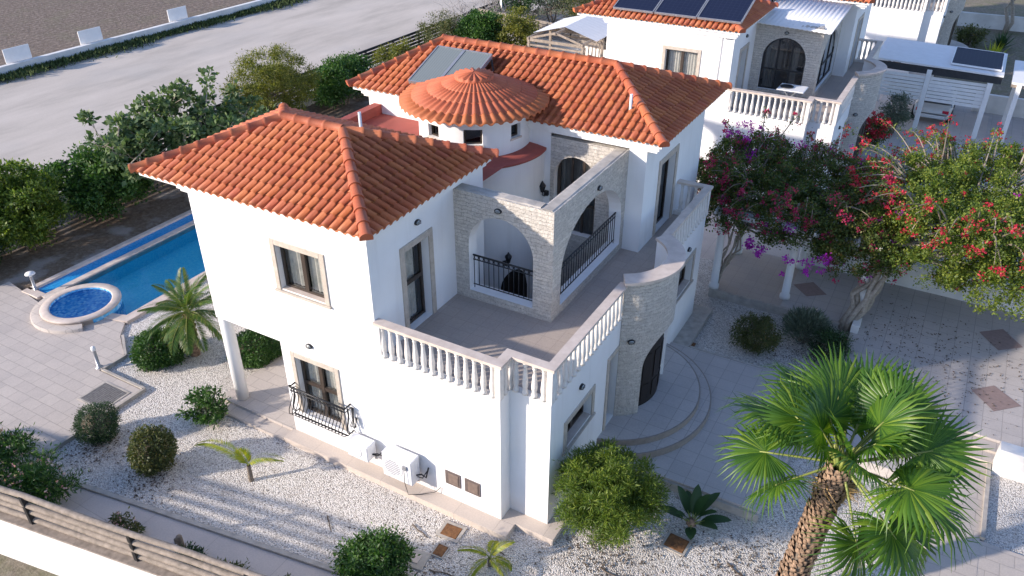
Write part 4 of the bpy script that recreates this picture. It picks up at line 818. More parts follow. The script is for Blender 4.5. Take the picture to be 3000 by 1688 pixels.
# wooden frame shelter with a sheet gable behind it
gz = thing('timber_shelter', 'open weathered timber frame with a white gabled sheet roof beside the second villa', 'shelter', (-12.2, 27.4, GZ)); q = MB()
for x in (-1.5, 1.5):
    for y in (-1.2, 1.2): q.box(x-.06, y-.06, 0, x+.06, y+.06, 2.45)
for y in (-1.2, 1.2): q.bar((-1.6, y, 2.40), (1.6, y, 2.40), .08, .14); q.bar((-1.6, y, 2.15), (1.6, y, 2.15), .06, .09); q.bar((-1.6, y, 2.44), (0, y, 2.88), .07, .10); q.bar((1.6, y, 2.44), (0, y, 2.88), .07, .10)
for x in (-1.5, 0, 1.5): q.bar((x, -1.3, 2.48 if x else 2.86), (x, 1.3, 2.48 if x else 2.86), .07, .12)
for k in range(5): q.bar((1.5, -1.1+.45*k, .2), (1.5, -.9+.45*k, 2.3), .05, .05)
q.build('frame', 'old_wood', gz); q = MB(); K = 30
for s in (-1, 1): q.grid(lambda i, j: (s*1.8*j, -.2+3.6*i/K, 2.98-.50*j+.012*math.sin(i*2.2)), K, 1)
q.build('sheet_roof', 'canopy_sheet', gz)
t = thing('outdoor_sofa', 'dark corner sofa with pale cushions inside the timber shelter', 'sofa', (-12.1, 27.3, GZ)); q = MB(); q.box(-1.1, -.2, 0, 1.1, .75, .42); q.box(-1.1, .6, .42, 1.1, .8, .85); q.box(.75, -.9, 0, 1.3, -.2, .42); q.build('base', 'dark_slat', t, .02)
for x in (-.7, 0, .6): q = MB(); q.box(x-.32, -.15, .42, x+.3, .55, .56); q.build('cushion', 'curtain', t, .05)
# table and chairs on the second villa's terrace
t = thing('folding_table', 'small white table with a round dark tray on the second villa terrace', 'table', (.3+.35, 19.7, 3.03)); q = MB(); q.box(-.48, -.42, .70, .48, .42, .74); q.build('tabletop', 'white_paint', t, .02); q = MB(); q.lathe([(0, .0), (.22, 0), (.24, .03), (.20, .03)], 20, (-.2, 0, .741)); q.build('tray', 'dark_slat', t)
for x in (-.42, .42):
    for y in (-.35, .35): q = MB(); q.bar((x, y, 0), (-x*.5, y, .70), .03, .03); q.build('leg', 'grey_metal', t)
t = thing('satellite_dish', 'white satellite dish among the trees at the top edge', 'dish', (-20.2, 34.6, 1.9), R(-60)); q = MB(); q.grid(lambda i, j: (.42*(j/4)*math.cos(2*PI*i/20), -.12*(1-(j/4)**2), .42*(j/4)*math.sin(2*PI*i/20)), 20, 4); q.build('reflector', 'white_paint', t); q = MB(); q.tube([(0, .02, -.05), (0, .1, -.6), (0, .1, -2.1)], .03, 6); q.build('mast', 'grey_metal', t)
# pergola that carries the purple bougainvillea
pg = thing('pergola', 'white pergola with tapering columns hidden under the purple bougainvillea', 'pergola', (1.0, 10.95, .1))
for x, y in ((.0, .0), (2.0, .45), (4.0, .2), (.0, 2.5), (2.0, 2.5), (4.0, 2.5)): q = MB(); q.lathe([(0, 0), (.15, 0), (.15, .12), (.115, .14), (.10, 2.35), (.14, 2.4)], 16, (x, y, 0)); q.build('column', 'stucco', pg)
q = MB()
for y in (.0, .2, 2.5): q.bar((-.3, y+.1*0, 2.46), (4.3, y, 2.46), .12, .14)
for x in np.arange(-.2, 4.4, .55): q.bar((x, -.3, 2.58), (x, 2.8, 2.58), .07, .10)
q.build('beams', 'white_paint', pg)
# ------------------------------------------------------------------ plants
def unit(a): return a/np.maximum(np.linalg.norm(a, axis=-1, keepdims=True), 1e-9)
def leaf_arrays(c, dirv, nrm, L, Wd, fold=.18):
    """one folded diamond leaf per row: c base point, dirv along the leaf, nrm its upper side"""
    d = unit(dirv); s = unit(np.cross(d, nrm)); n = np.cross(s, d); L = L[:, None]; Wd = Wd[:, None]
    v = np.stack([c, c+d*L*.45+s*Wd*.5-n*Wd*fold, c+d*L-n*L*.12, c+d*L*.45-s*Wd*.5-n*Wd*fold], 1)
    f = np.arange(len(c)*4).reshape(-1, 4); return v.reshape(-1, 3), f
def leaf_mesh(name, mat, parent, c, out, rng, L=.07, asp=.5, spread=.8, upbias=.35, var=.35):
    n = len(c); d = unit(out+rng.normal(0, spread, (n, 3))); nr = unit(np.array([0, 0, 1.])*upbias+out*.5+rng.normal(0, .45, (n, 3)))
    l = L*(1+rng.uniform(-var, var, n)); v, f = leaf_arrays(c, d, nr, l, l*asp); return npmesh(name, v, f, mat, parent)
def clump_points(rng, clumps, per, rad):
    cs = np.repeat(clumps, per, 0); off = rng.normal(0, 1, (len(cs), 3)); off = unit(off)*np.abs(rng.normal(.65, .3, (len(cs), 1)))
    r_ = np.repeat(rad if np.ndim(rad) else np.full(len(clumps), rad), per)[:, None]; return cs+off*r_*np.array([1, 1, .75]), unit(off+np.array([0, 0, .3]))
def ellipsoid(rng, n, c, r, shell=.55, zmin=-.9):
    p = unit(rng.normal(0, 1, (n*2, 3))); p = p[p[:, 2] > zmin][:n]; k = rng.uniform(shell**3, 1, (len(p), 1))**(1/3); return np.array(c)+p*k*np.array(r)
def limb(mb, a, b, r0, r1, rnd, n=5, wob=.08, seg=6):
    a, b = Vector(a), Vector(b); L = (b-a).length; pts = [a+(b-a)*i/n+(Vector((rnd.gauss(0, wob), rnd.gauss(0, wob), rnd.gauss(0, wob*.5)))*L*.5 if 0 < i < n else Vector()) for i in range(n+1)]
    mb.tube(pts, [r0+(r1-r0)*i/n for i in range(n+1)], seg); return pts
def bushy(name, label, cat, loc, rx, ry, rz_, mat, seed, nclump=26, per=120, crad=.32, L=.075, asp=.5, zc=None, stem='bark', trunk=.05, group=None, shell=.5, spread=.8, legs=3, loose=0.0):
    rng = np.random.default_rng(seed); rnd = random.Random(seed); t = thing(name, label, cat, loc, 0, group); zc = rz_*1.0 if zc is None else zc
    cl = ellipsoid(rng, nclump, (0, 0, zc), (rx*.82, ry*.82, rz_*.85), shell, -.75)
    if loose: cl = np.concatenate([cl, ellipsoid(rng, int(nclump*loose), (0, 0, zc+rz_*.1), (rx*1.12, ry*1.12, rz_*1.15), .85, -.1)])
    rad = crad*rng.uniform(.6, 1.25, len(cl)); p, o = clump_points(rng, cl, per, rad); p[:, 2] = np.maximum(p[:, 2], .03); leaf_mesh('foliage', mat, t, p, o, rng, L, asp, spread)
    mb = MB()
    for k in range(legs):
        a = 2*PI*k/legs+seed; top = V(rx*.25*math.cos(a), ry*.25*math.sin(a), zc*.9); limb(mb, (trunk*1.2*math.cos(a), trunk*1.2*math.sin(a), -.05), top, trunk, trunk*.55, rnd)
        for q in cl[k::legs][:10]: limb(mb, top, q, trunk*.4, .006, rnd, 4, .07, 5)
    mb.build('trunk' if trunk > .03 else 'stem', stem, t); return t
def clipped(name, label, loc, r, rz_, mat, seed, n=9000, L=.035, group=None, zc=None, asp=.55, spread=.75, stemh=.1):
    """clipped round shrub: a dense, slightly lumpy shell of small leaves"""
    rng = np.random.default_rng(seed); t = thing(name, label, 'shrub', loc, 0, group); zc = rz_*.9 if zc is None else zc
    d = unit(rng.normal(0, 1, (n, 3))); ph = rng.uniform(0, 6, 6); lump = 1+.11*np.sin(d[:, 0]*4+ph[0])*np.sin(d[:, 1]*4+ph[1])+.05*np.sin(d[:, 0]*9+ph[3])*np.sin(d[:, 1]*8+ph[4])+.05*np.sin(d[:, 2]*9+ph[2]+d[:, 0]*5)
    k = (rng.uniform(.72, 1.02, (n, 1)))*lump[:, None]; k += (rng.random((n, 1)) > .94)*rng.uniform(.03, .2, (n, 1)); p = np.array([0, 0, zc])+d*k*np.array([r, r, rz_]); p[:, 2] = np.maximum(p[:, 2], .02)
    leaf_mesh('foliage', mat, t, p, d, rng, L, asp, spread); mb = MB(); rnd = random.Random(seed)
    for k in range(5): a = 2*PI*k/5; limb(mb, (.03*math.cos(a), .03*math.sin(a), -.06), (r*.5*math.cos(a), r*.5*math.sin(a), zc), .025, .01, rnd)
    K = 14; mb.grid(lambda i, j: (r*.66*math.cos(2*PI*i/K)*math.sin(PI*j/8), r*.66*math.sin(2*PI*i/K)*math.sin(PI*j/8), zc-rz_*.66*math.cos(PI*j/8)), K, 8)  # brown inner core, no real stem, added to block the view through the leaves
    mb.build('stem', 'bark', t); return t
# ---- palms
def fan_frond(rng, blade, petiole, nseg=46, span=R(305), droop=.35, curl=.24):
    """verts/faces of a costapalmate leaf: petiole along +x from the origin, blade beyond; returns (blade, petiole) meshes as arrays"""
    vs, fs = [], []; hub = np.array([petiole, 0, 0])
    for i in range(nseg):
        a = -span/2+span*(i+.5)/nseg; da = span/nseg; L = blade*(.80+.20*math.cos(a*.55))*(1+rng.uniform(-.05, .05)); dirx, diry = math.cos(a), math.sin(a); side = np.array([-diry, dirx, 0]); b = len(vs)
        ts = (0.02, .30, .58, .80, 1.0); cup = curl*abs(math.sin(a/2))
        for j, t in enumerate(ts):
            w = math.tan(da/2)*L*min(t, .60)*(1.0 if t <= .6 else (1.03-t)/.48)*1.02; z = .22*L*t*cup*2-droop*1.25*L*max(0, t-.42)**1.5*(1+rng.uniform(-.5, .9)); rr = L*t*(1-.06*max(0, t-.5))
            mid = hub+np.array([dirx*rr, diry*rr, z]); fold = .30*w
            vs += [mid+side*w-np.array([0, 0, fold]), mid+np.array([0, 0, fold]), mid-side*w-np.array([0, 0, fold])]
        for j in range(len(ts)-1):
            k = b+j*3; fs += [(k, k+3, k+4, k+1), (k+1, k+4, k+5, k+2)]
    return np.array(vs), np.array(fs)
def orient(v, az, el, roll=0.0, base=(0, 0, 0)):
    m = Matrix.Rotation(az, 3, 'Z') @ Matrix.Rotation(-el, 3, 'Y') @ Matrix.Rotation(roll, 3, 'X'); return v @ np.array(m).T+np.array(base)
def fan_palm(loc, trunk_h, lean, label, fronds, seed=5):
    rng = np.random.default_rng(seed); t = thing('fan_palm', label, 'palm tree', loc); top = np.array([lean[0], lean[1], trunk_h])
    # trunk covered in overlapping old leaf bases
    mb = MB(); N = 16; mb.grid(lambda i, j: tuple(top*(j/10)+np.array([.185*(1.12-.14*j/10+(.25 if j == 0 else 0))*math.cos(2*PI*i/N), .185*(1.12-.14*j/10+(.25 if j == 0 else 0))*math.sin(2*PI*i/N), 0])), N, 10); mb.build('trunk', 'bark', t)
    n = int(trunk_h*170); vs, fs = [], []
    for k in range(n):
        f = (k+.5)/n; a = k*2.39996+rng.uniform(-.15, .15); h = f*trunk_h; c = top*f; r_ = .19*(1.10-.14*f); o = np.array([math.cos(a), math.sin(a), 0]); s = np.array([-math.sin(a), math.cos(a), 0]); w = .058*rng.uniform(.8, 1.2); L = .13*rng.uniform(.8, 1.3); b = len(vs); ft = rng.uniform(.03, .065)
        vs += [c+o*r_*.96+s*w-np.array([0, 0, .02]), c+o*r_*.96-s*w-np.array([0, 0, .02]), c+o*(r_+ft)-s*w*.45+np.array([0, 0, L]), c+o*(r_+ft)+s*w*.45+np.array([0, 0, L]), c+o*(r_+ft+.02)+np.array([0, 0, L*.45])]
        fs += [(b, b+1, b+4, b+4), (b+1, b+2, b+4, b+4), (b+2, b+3, b+4, b+4), (b+3, b, b+4, b+4)]
    tri = np.array([[a, b_, c] for a, b_, c, _ in fs]); npmesh('leaf_base_scales', np.array(vs), tri, 'palm_boot', t)
    for az, el, pet, bl, dr in fronds:
        v, f = fan_frond(rng, bl, pet, droop=dr); roll = rng.uniform(-.75, .75); bl *= rng.uniform(.82, 1.08); bend = lambda q: q-np.outer((np.maximum(q[:, 0], 0)/(pet+bl))**2, [0, 0, 1])*.10
        o = npmesh('frond', orient(bend(v), R(az), R(el), roll, top+np.array([0, 0, .05])), f, 'frond_fan', t)
        pm = MB(); pts = np.array([[x, 0, 0] for x in np.linspace(.0, pet+bl*.12, 6)]); pts = orient(bend(pts), R(az), R(el), roll, top+np.array([0, 0, .05])); pm.tube(pts, [.026, .024, .022, .02, .018, .012], 6); pm.build('petiole', 'petiole', o)
    for k, (az, el) in enumerate(((-70, -68), (-40, -72), (100, -66), (-110, -74), (160, -70))):
        v, f = fan_frond(rng, .50, .34, 26, R(200), 1.1, .02); npmesh('dead_frond', orient(v, R(az), R(el), 0, top), f, 'dry_straw', t)
    mb = MB()
    for k in range(14): a = k*2.4; mb.tube([tuple(top+np.array([.05*math.cos(a), .05*math.sin(a), -.08])), tuple(top+np.array([.12*math.cos(a), .12*math.sin(a), .12])), tuple(top+np.array([.2*math.cos(a), .2*math.sin(a), .34]))], [.05, .035, .018], 5)
    mb.build('crown_heart', 'petiole', t); return t
def pinnate(rng, L, nl=34, ll=.34, arch=.9, w=.019, vee=.5, hang=.3):
    vs, fs, ra = [], [], []
    for i in range(31): t = i/30; ra.append((L*t*(1-.12*arch*t*t), 0, L*(.15*t-.42*arch*t*t)))
    ra = np.array(ra)
    for i in range(nl):
        t = .14+.86*(i+.5)/nl; k = t*30; k0 = min(29, int(k)); p = ra[k0]+(ra[k0+1]-ra[k0])*(k-k0); tg = unit(ra[k0+1]-ra[k0]); l = ll*math.sin(PI*(.16+.80*t))**.7*(1+rng.uniform(-.12, .12))
        for s in (-1, 1):
            d = unit(tg*(.45+.5*t)+np.array([0, s*.9, 0])+np.array([0, 0, vee*.4-hang*rng.uniform(.2, 1)])); sd = unit(np.cross(d, [0, 0, 1])); b = len(vs); up_ = np.cross(sd, d)
            vs += [p-sd*w*.3, p+d*l*.45-sd*w*.5+up_*.01, p+d*l-np.array([0, 0, l*.18]), p+d*l*.45+sd*w*.5+up_*.01]; fs.append((b, b+1, b+2, b+3))
    return np.array(vs), np.array(fs), ra
def date_palm(name, label, loc, h, r, L, n, mat, seed, els=(75, -20), lean=(0, 0), nl=40, ll=.30, group=None, az0=0.0, boots=True, fl=None, arch=.9):
    rng = np.random.default_rng(seed); rnd = random.Random(seed); t = thing(name, label, 'palm tree', loc, 0, group); top = np.array([lean[0], lean[1], h]); mb = MB(); N = 12
    mb.grid(lambda i, j: tuple(top*(j/14)+np.array([math.cos(2*PI*i/N), math.sin(2*PI*i/N), 0])*r*((1.15-.25*j/14)+(.16 if j % 2 else 0))), N, 14, smooth=False)
    if boots:
        for k in range(int(h*70)): a = k*2.4; f = k/(h*70); c = top*f; o = np.array([math.cos(a), math.sin(a), 0]); mb.tube([tuple(c+o*r*.9), tuple(c+o*r*1.35+np.array([0, 0, .07]))], [.028, .014], 4)
    mb.build('trunk', 'palm_boot' if boots else 'bark', t)
    for k in range(n):
        f = k/max(1, n-1); az = az0+k*2.39996; el = R(els[0]+(els[1]-els[0])*f**.8)+rng.uniform(-.1, .1); l_ = L*rng.uniform(.85, 1.08)
        if fl: az, el, l_ = R(fl[k][0]), R(fl[k][1]), fl[k][2]
        v, fc, ra = pinnate(rng, l_, nl, ll, arch); o = npmesh('frond', orient(v, az, el, rng.uniform(-.25, .25), top), fc, mat, t)
        pm = MB(); rr = orient(ra[::3], az, el, 0, top); pm.tube([tuple(q) for q in rr], [.014*(1-.85*i/(len(rr)-1)) for i in range(len(rr))], 5); pm.build('midrib', 'petiole', o)
    return t
# right front fan palm: azimuth, elevation, petiole, blade, droop per frond
FR = [(100, 30, 1.2, .92, .45), (60, 12, 1.3, .95, .5), (185, 40, 1.05, .82, .4), (118, 50, 1.1, .98, .38), (82, 48, 1.15, 1.0, .38), (48, 44, 1.2, .98, .42), (160, 64, .85, .86, .30), (30, 64, .95, .92, .35), (-25, 62, .8, .84, .3), (-100, 72, .62, .74, .3), (215, 58, .9, .84, .35),
      (135, 28, 1.25, .96, .45), (66, 24, 1.35, 1.0, .45), (14, 26, 1.3, .96, .45), (-30, 22, 1.25, .94, .45), (-70, 44, .8, .78, .5), (176, 22, 1.3, .92, .45), (152, 4, 1.25, .90, .5), (198, 2, 1.25, .86, .5),
      (38, 0, 1.35, .98, .5), (-6, -4, 1.35, .96, .55), (218, -14, 1.1, .82, .6), (-34, -20, 1.3, .94, .65), (-54, -40, 1.3, .90, .7), (-14, -30, 1.35, .92, .7), (100, 4, 1.25, .92, .5)]
fan_palm((5.48, .90, -.2), 3.22, (.34, .62), 'big bright green fan palm with a shaggy brown trunk at the bottom right', FR)
date_palm('date_palm', 'feathery palm with a leaning rough trunk between the pool and the round hedge', (-10.19, 1.05, -.15), 1.25, .115, 1.32, 34, 'frond_date', 11, (84, -40), (-.06, .12), 62, .27, arch=1.25)
date_palm('young_palm', 'single stemmed young palm with two arching yellow fronds on the white gravel', (-5.42, -1.64, -.15), .42, .045, .95, 3, 'frond_yellow', 4, (52, 30), (-.02, .03), 46, .22, 'young yellow palms in the gravel', 2.9, False, [(188, 46, 1.45), (28, 58, .72), (170, 76, .4)], 2.3)
date_palm('young_palm', 'small drooping yellow palm in the gravel in front of the villa corner', (.33, -1.0, -.15), .22, .04, .62, 6, 'frond_yellow', 6, (60, 0), (0, 0), 40, .15, 'young yellow palms in the gravel', 1.0, False, None, 1.7)
# clipped and loose shrubs of the front garden
G_ = 'clipped shrubs in the front gravel'
clipped('round_shrub', 'dark green clipped round shrub beside the floor grate', (-9.47, -2.38, GZ), .48, .44, 'leaf_dark', 21, 10000, .05, G_, .46, .3)
clipped('round_shrub', 'olive green clipped shrub with reddish tips on fallen leaves', (-7.52, -2.42, GZ), .48, .50, 'leaf_olive', 22, 9000, .06, G_, .56, .5)
bushy('leafy_shrub', 'loose shrub with an upright leafy stem in the gravel by the veranda', 'shrub', (-7.75, -.72, GZ), .50, .46, .34, 'leaf_box', 23, 22, 60, .15, .10, .38, .36, trunk=.018, legs=4, loose=.5)
t = bpy.data.objects['leafy_shrub']; rng = np.random.default_rng(29); ps = np.array([(.05+.10*k/9, .08*k/9, .45+.07*k) for k in range(10)]); p = np.repeat(ps, 12, 0)+rng.normal(0, .055, (120, 3)); leaf_mesh('foliage', 'leaf_box', t, p, unit(rng.normal(0, 1, (120, 3))+np.array([0, 0, .5])), rng, .12, .36, .4); mb = MB(); mb.tube([(0, 0, .2), (.05, .02, .5), (.14, .08, 1.08)], [.016, .013, .006], 5); mb.build('stem', 'bark', t)
bushy('bright_bush', 'bright green rounded bush cut by the bottom edge beside the concrete slab', 'bush', (-1.26, -2.44, GZ), .78, .74, .56, 'leaf_citrus', 24, 80, 230, .22, .07, .45, .62, trunk=.03, shell=.6)
bushy('round_bush', 'large yellow green conifer like bush beside the villa corner', 'bush', (1.98, .82, GZ), .96, .92, .86, 'leaf_lime', 25, 190, 190, .20, .095, .16, .98, trunk=.035, shell=.35, stem='twig', spread=.45, legs=7, loose=.4)
clipped('round_hedge', 'dense low hedge mound under the feathery palm', (-10.82, .46, GZ), .68, .42, 'leaf_box', 26, 14000, .06, 'dense hedge mounds by the veranda', .34)
clipped('round_hedge', 'dense hedge mound seen behind the white veranda column', (-8.55, 1.75, GZ), .66, .46, 'leaf_box', 27, 12000, .06, 'dense hedge mounds by the veranda', .36)
bushy('dark_shrub', 'dark green loose shrub in the shady bed beside the pergola kerb', 'shrub', (2.86, 8.75, GZ), .70, .62, .60, 'leaf_olive', 28, 60, 150, .2, .06, .4, .5, trunk=.025)
bushy('dark_shrub', 'dark rounded shrub in the shady bed between the trunk and the fan palm', 'shrub', (4.66, 9.25, GZ), .58, .62, .50, 'leaf_dark', 30, 50, 150, .18, .055, .4, .42, trunk=.025)
# grey spiky shrub: many upright narrow leaves
rng = np.random.default_rng(31); t = thing('grey_shrub', 'grey green spiky round shrub in the middle of the shady bed', 'shrub', (3.95, 9.7, GZ)); n = 5200
d = unit(np.abs(rng.normal(0, 1, (n, 3)))*np.sign(rng.normal(0, 1, (n, 3))*np.array([1, 1, 0])+np.array([0, 0, 1]))); p = np.array([0, 0, .45])+d*rng.uniform(.3, .82, (n, 1))*np.array([.76, .76, .66]); p = np.where(rng.random((n, 1)) < .25, p*np.array([1, 1, .55]), p)
leaf_mesh('foliage', 'leaf_grey', t, p, unit(d+np.array([0, 0, .6])), rng, .15, .12, .28); mb = MB(); rnd = random.Random(2)
for k in range(14): a = k*2.4; limb(mb, (0, 0, 0), (.42*math.cos(a), .42*math.sin(a), .5), .02, .008, rnd)
mb.build('stem', 'bark', t)
# broad leaved plant beside the forecourt
t = thing('broad_leaf_plant', 'dark plant with large paddle leaves in the gravel at the forecourt corner', 'plant', (3.40, 1.98, GZ)); rng = np.random.default_rng(33)
for k, (az, el, L) in enumerate(((200, 35, .55), (150, 60, .6), (95, 70, .62), (60, 48, .66), (20, 25, .6), (-20, 38, .5), (-75, 25, .42), (240, 58, .5), (120, 30, .5), (45, 75, .6), (0, 60, .55))):
    v, f = [], []; K = 9
    for i in range(K+1):
        s = i/K; w = .115*math.sin(PI*min(1, s*.97+.03))**.6; x = .22+L*s; z = -.22*L*s*s
        v += [(x, w, z+.35*w), (x, 0, z), (x, -w, z+.35*w)]
    for i in range(K): b = i*3; f += [(b, b+3, b+4, b+1), (b+1, b+4, b+5, b+2)]
    o = npmesh('leaf', orient(np.array(v), R(az), R(el), rng.uniform(-.3, .3)), np.array(f), 'leaf_dark', t); pm = MB(); pm.tube([tuple(q) for q in orient(np.array([[0, 0, 0], [.12, 0, 0], [.3, 0, 0]]), R(az), R(el))], [.02, .016, .01], 5); pm.build('petiole', 'petiole', o)
mb = MB(); mb.lathe([(.0, -.05), (.11, -.05), (.10, .06), (.06, .14), (0, .16)], 10); mb.build('stem', 'palm_boot', t)
# oleander hedge with pale pink flowers, lower left
rng = np.random.default_rng(41)
for k, (x, y, r_, rz_, lab) in enumerate(((-10.55, -4.25, .90, .46, 'oleander bush with pale pink flowers at the left edge beside the paving corner'), (-8.85, -4.3, .92, .44, 'oleander bush with pink flowers beside the start of the concrete path'))):
    t = bushy('oleander', lab, 'flowering shrub', (x, y, GZ), r_, .62, rz_, 'leaf_citrus', 42+k, 52, 120, .24, .11, .24, rz_, trunk=.02, group='oleander bushes along the front fence', loose=.25); c = ellipsoid(rng, 60, (0, 0, rz_*1.05), (r_, .62, rz_*1.02), .9, .0); p, o = clump_points(rng, c, 7, .035); leaf_mesh('flowers', 'bract_pink', t, p, o, rng, .045, .8, 1.0)
for k, (x, y, r_, lab) in enumerate(((-6.55, -4.0, .50, 'low leafy plant nearest the oleanders along the wooden rails'), (-4.75, -3.85, .30, 'small tuft of low leaves beside the short dark post'), (-3.8, -3.75, .55, 'low leafy plant with pinkish flowers by the path'), (-2.65, -3.52, .38, 'low leafy plant at the bottom edge near the bright green bush'))):
    t = bushy('low_plant', lab, 'plant', (x, y, GZ), r_, .24, .17, 'leaf_olive' if k != 1 else 'leaf_dark', 60+k, 20, 46, .12, .09, .32, .17, trunk=.012, group='low plants inside the front fence')
    if k in (0, 2): c = ellipsoid(rng, 16, (0, 0, .26), (r_, .24, .16), .9, .1); p, o = clump_points(rng, c, 6, .03); leaf_mesh('flowers', 'bract_pink', t, p, o, rng, .03, .8, 1.0)['kind'] = 'stuff'
q = MB(); q.lathe([(0, -.1), (.07, -.1), (.065, .38), (.05, .41), (0, .42)], 9); q.lathe([(.045, 0), (.04, .2), (0, .21)], 8, (-.22, .05, -.05)); tag(q.build('tree_stump', 'bark', None, 0, (-5.2, -3.72, GZ)), 'short dark cut post beside the concrete path', 'stump')
# ---- trees and bushes by the pool and along the lot fence
def fig_tree(loc, label):
    rng = np.random.default_rng(71); rnd = random.Random(71); t = thing('fig_tree', label, 'tree', loc); mb = MB(); tips = []
    for k in range(19):
        a = 2*PI*k/19+rnd.uniform(-.2, .2); rr = rnd.uniform(.3, 1.0); b = V(1.7*rr*math.cos(a), 3.6*rr*math.sin(a), 3.0+rnd.uniform(-.8, .5)-.6*rr); p = limb(mb, (.1*math.cos(a), .1*math.sin(a), 0), b, .07, .03, rnd, 6, .07)
        for j in range(6):
            s = p[rnd.choice((3, 4, 5, 6))]; d = V(rnd.gauss(0, .55), rnd.gauss(0, .75), rnd.uniform(.25, 1.1)); e = s+d; limb(mb, s, e, .022, .010, rnd, 4, .06, 5); tips.append(e)
            e2 = s+d*.6+V(rnd.gauss(0, .3), rnd.gauss(0, .3), rnd.uniform(.1, .4)); limb(mb, s+d*.5, e2, .014, .008, rnd, 3, .05, 5); tips.append(e2)
    mb.build('trunk', 'pale_bark', t); tips = np.array([tuple(x) for x in tips]); p, o = clump_points(rng, tips, 44, .27*rng.uniform(.7, 1.3, len(tips))); leaf_mesh('foliage', 'leaf_fig', t, p, o, rng, .185, .72, .6, .6); return t
fig_tree((-18.7, 8.5, GZ), 'broad fig tree with large pale green leaves between the pool and the lot fence')
GP = 'trees and bushes along the lot fence'
bushy('olive_bush', 'tall feathery yellow green bush between the fig tree and the roof ridge', 'bush', (-20.0, 14.6, GZ), 1.4, 2.0, 1.6, 'leaf_yellow', 72, 110, 190, .36, .11, .30, 1.7, trunk=.06, group=GP, loose=.7, spread=.9, legs=5)
bushy('citrus_bush', 'dark green bush under the fig tree left of the roof corner', 'bush', (-19.4, 5.5, GZ), 1.25, 1.8, 1.2, 'leaf_citrus', 73, 110, 210, .40, .12, .5, 1.2, trunk=.05, group=GP, loose=.3)
bushy('yellow_bush', 'yellow green bush at the left edge above the hot tub lamp', 'bush', (-19.6, 2.5, GZ), 1.25, 1.5, 1.35, 'leaf_lime', 74, 95, 200, .38, .12, .5, 1.35, trunk=.05, group=GP, loose=.4)
bushy('dark_bush', 'dark dense bush in the shade at the far left below the yellow bush', 'bush', (-19.8, .3, GZ), 1.1, 1.4, 1.0, 'leaf_dark', 75, 90, 190, .36, .10, .45, .8, trunk=.05, group=GP)
bushy('citrus_tree', 'dark citrus tree against the fence behind the front roof ridge', 'tree', (-20.1, 19.3, GZ), 1.35, 2.3, 1.25, 'leaf_citrus', 76, 110, 190, .40, .12, .5, 1.15, trunk=.07, group=GP)
bushy('yellow_shrub', 'yellow leaved shrub along the fence above the rear roof corner', 'shrub', (-20.3, 23.9, GZ), .85, 1.5, .8, 'leaf_yellow', 77, 40, 110, .3, .11, .4, .95, trunk=.04, group=GP, loose=.5)
bushy('brown_bush', 'brownish olive bush beside the lot fence behind the solar water collectors', 'bush', (-20.3, 28.1, GZ), 1.1, 1.9, 1.15, 'leaf_olive', 78, 50, 110, .36, .10, .35, 1.2, trunk=.05, group=GP, loose=.5)
bushy('orange_tree', 'dense green round tree behind the rear roof ridge', 'tree', (-18.6, 29.5, GZ), 1.6, 1.8, 1.3, 'leaf_citrus', 79, 100, 190, .4, .13, .5, 1.45, trunk=.07, group=GP)
bushy('lemon_tree', 'yellowing tree right of the dense round tree behind the rear roof', 'tree', (-16.6, 30.2, GZ), 1.1, 1.2, 1.15, 'leaf_yellow', 80, 50, 110, .34, .12, .5, 1.35, trunk=.06, group=GP, loose=.4)
bushy('dark_shrub', 'low dark shrub by the white wall left of the timber shelter', 'shrub', (-15.2, 28.2, GZ), .8, .8, .55, 'leaf_dark', 81, 30, 90, .28, .11, .45, .55, trunk=.04)
for k, (x, y, r_, h, m, lab) in enumerate(((-20.3, 36.6, 1.4, 1.7, 'leaf_box', 'green tree around the satellite dish at the top edge'), (-17.9, 37.0, 1.6, 1.6, 'leaf_grey', 'grey green tree behind the slatted rear fence'), (-15.2, 37.0, 1.7, 1.6, 'leaf_olive', 'olive coloured tree at the top edge left of the second villa roof'))): bushy('garden_tree', lab, 'tree', (x, y, GZ), r_, r_, h*.8, m, 90+k, 50, 100, .42, .13, .35, h, trunk=.07, group='trees behind the rear fence', loose=.3)
# bare grey brush at the corner of the lot fence
for k, (x, y, s_) in enumerate(((-21.0, 31.4, 1.0), (-20.9, 35.0, 1.2))):
    t = thing('bare_bush', ('bare grey twiggy bush leaning over the lot fence near the rear roof', 'bare grey twiggy bush at the far corner of the lot fence')[k], 'bush', (x, y, GZ), 0, 'bare bushes on the lot fence'); mb = MB(); rnd = random.Random(95+k)
    for j in range(46):
        a = rnd.uniform(0, 2*PI); e = V(1.1*s_*math.cos(a)*rnd.random(), 1.5*s_*math.sin(a)*rnd.random(), rnd.uniform(1.2, 2.5)*s_); p = limb(mb, (.1*math.cos(a), .1*math.sin(a), 0), e, .022, .008, rnd, 5, .1, 4)
        for w in range(4): limb(mb, p[3+w % 3], p[3+w % 3]+V(rnd.gauss(0, .3), rnd.gauss(0, .3), rnd.uniform(.1, .5)), .010, .005, rnd, 3, .1, 4)
    mb.build('twigs', 'grey_twig', t)
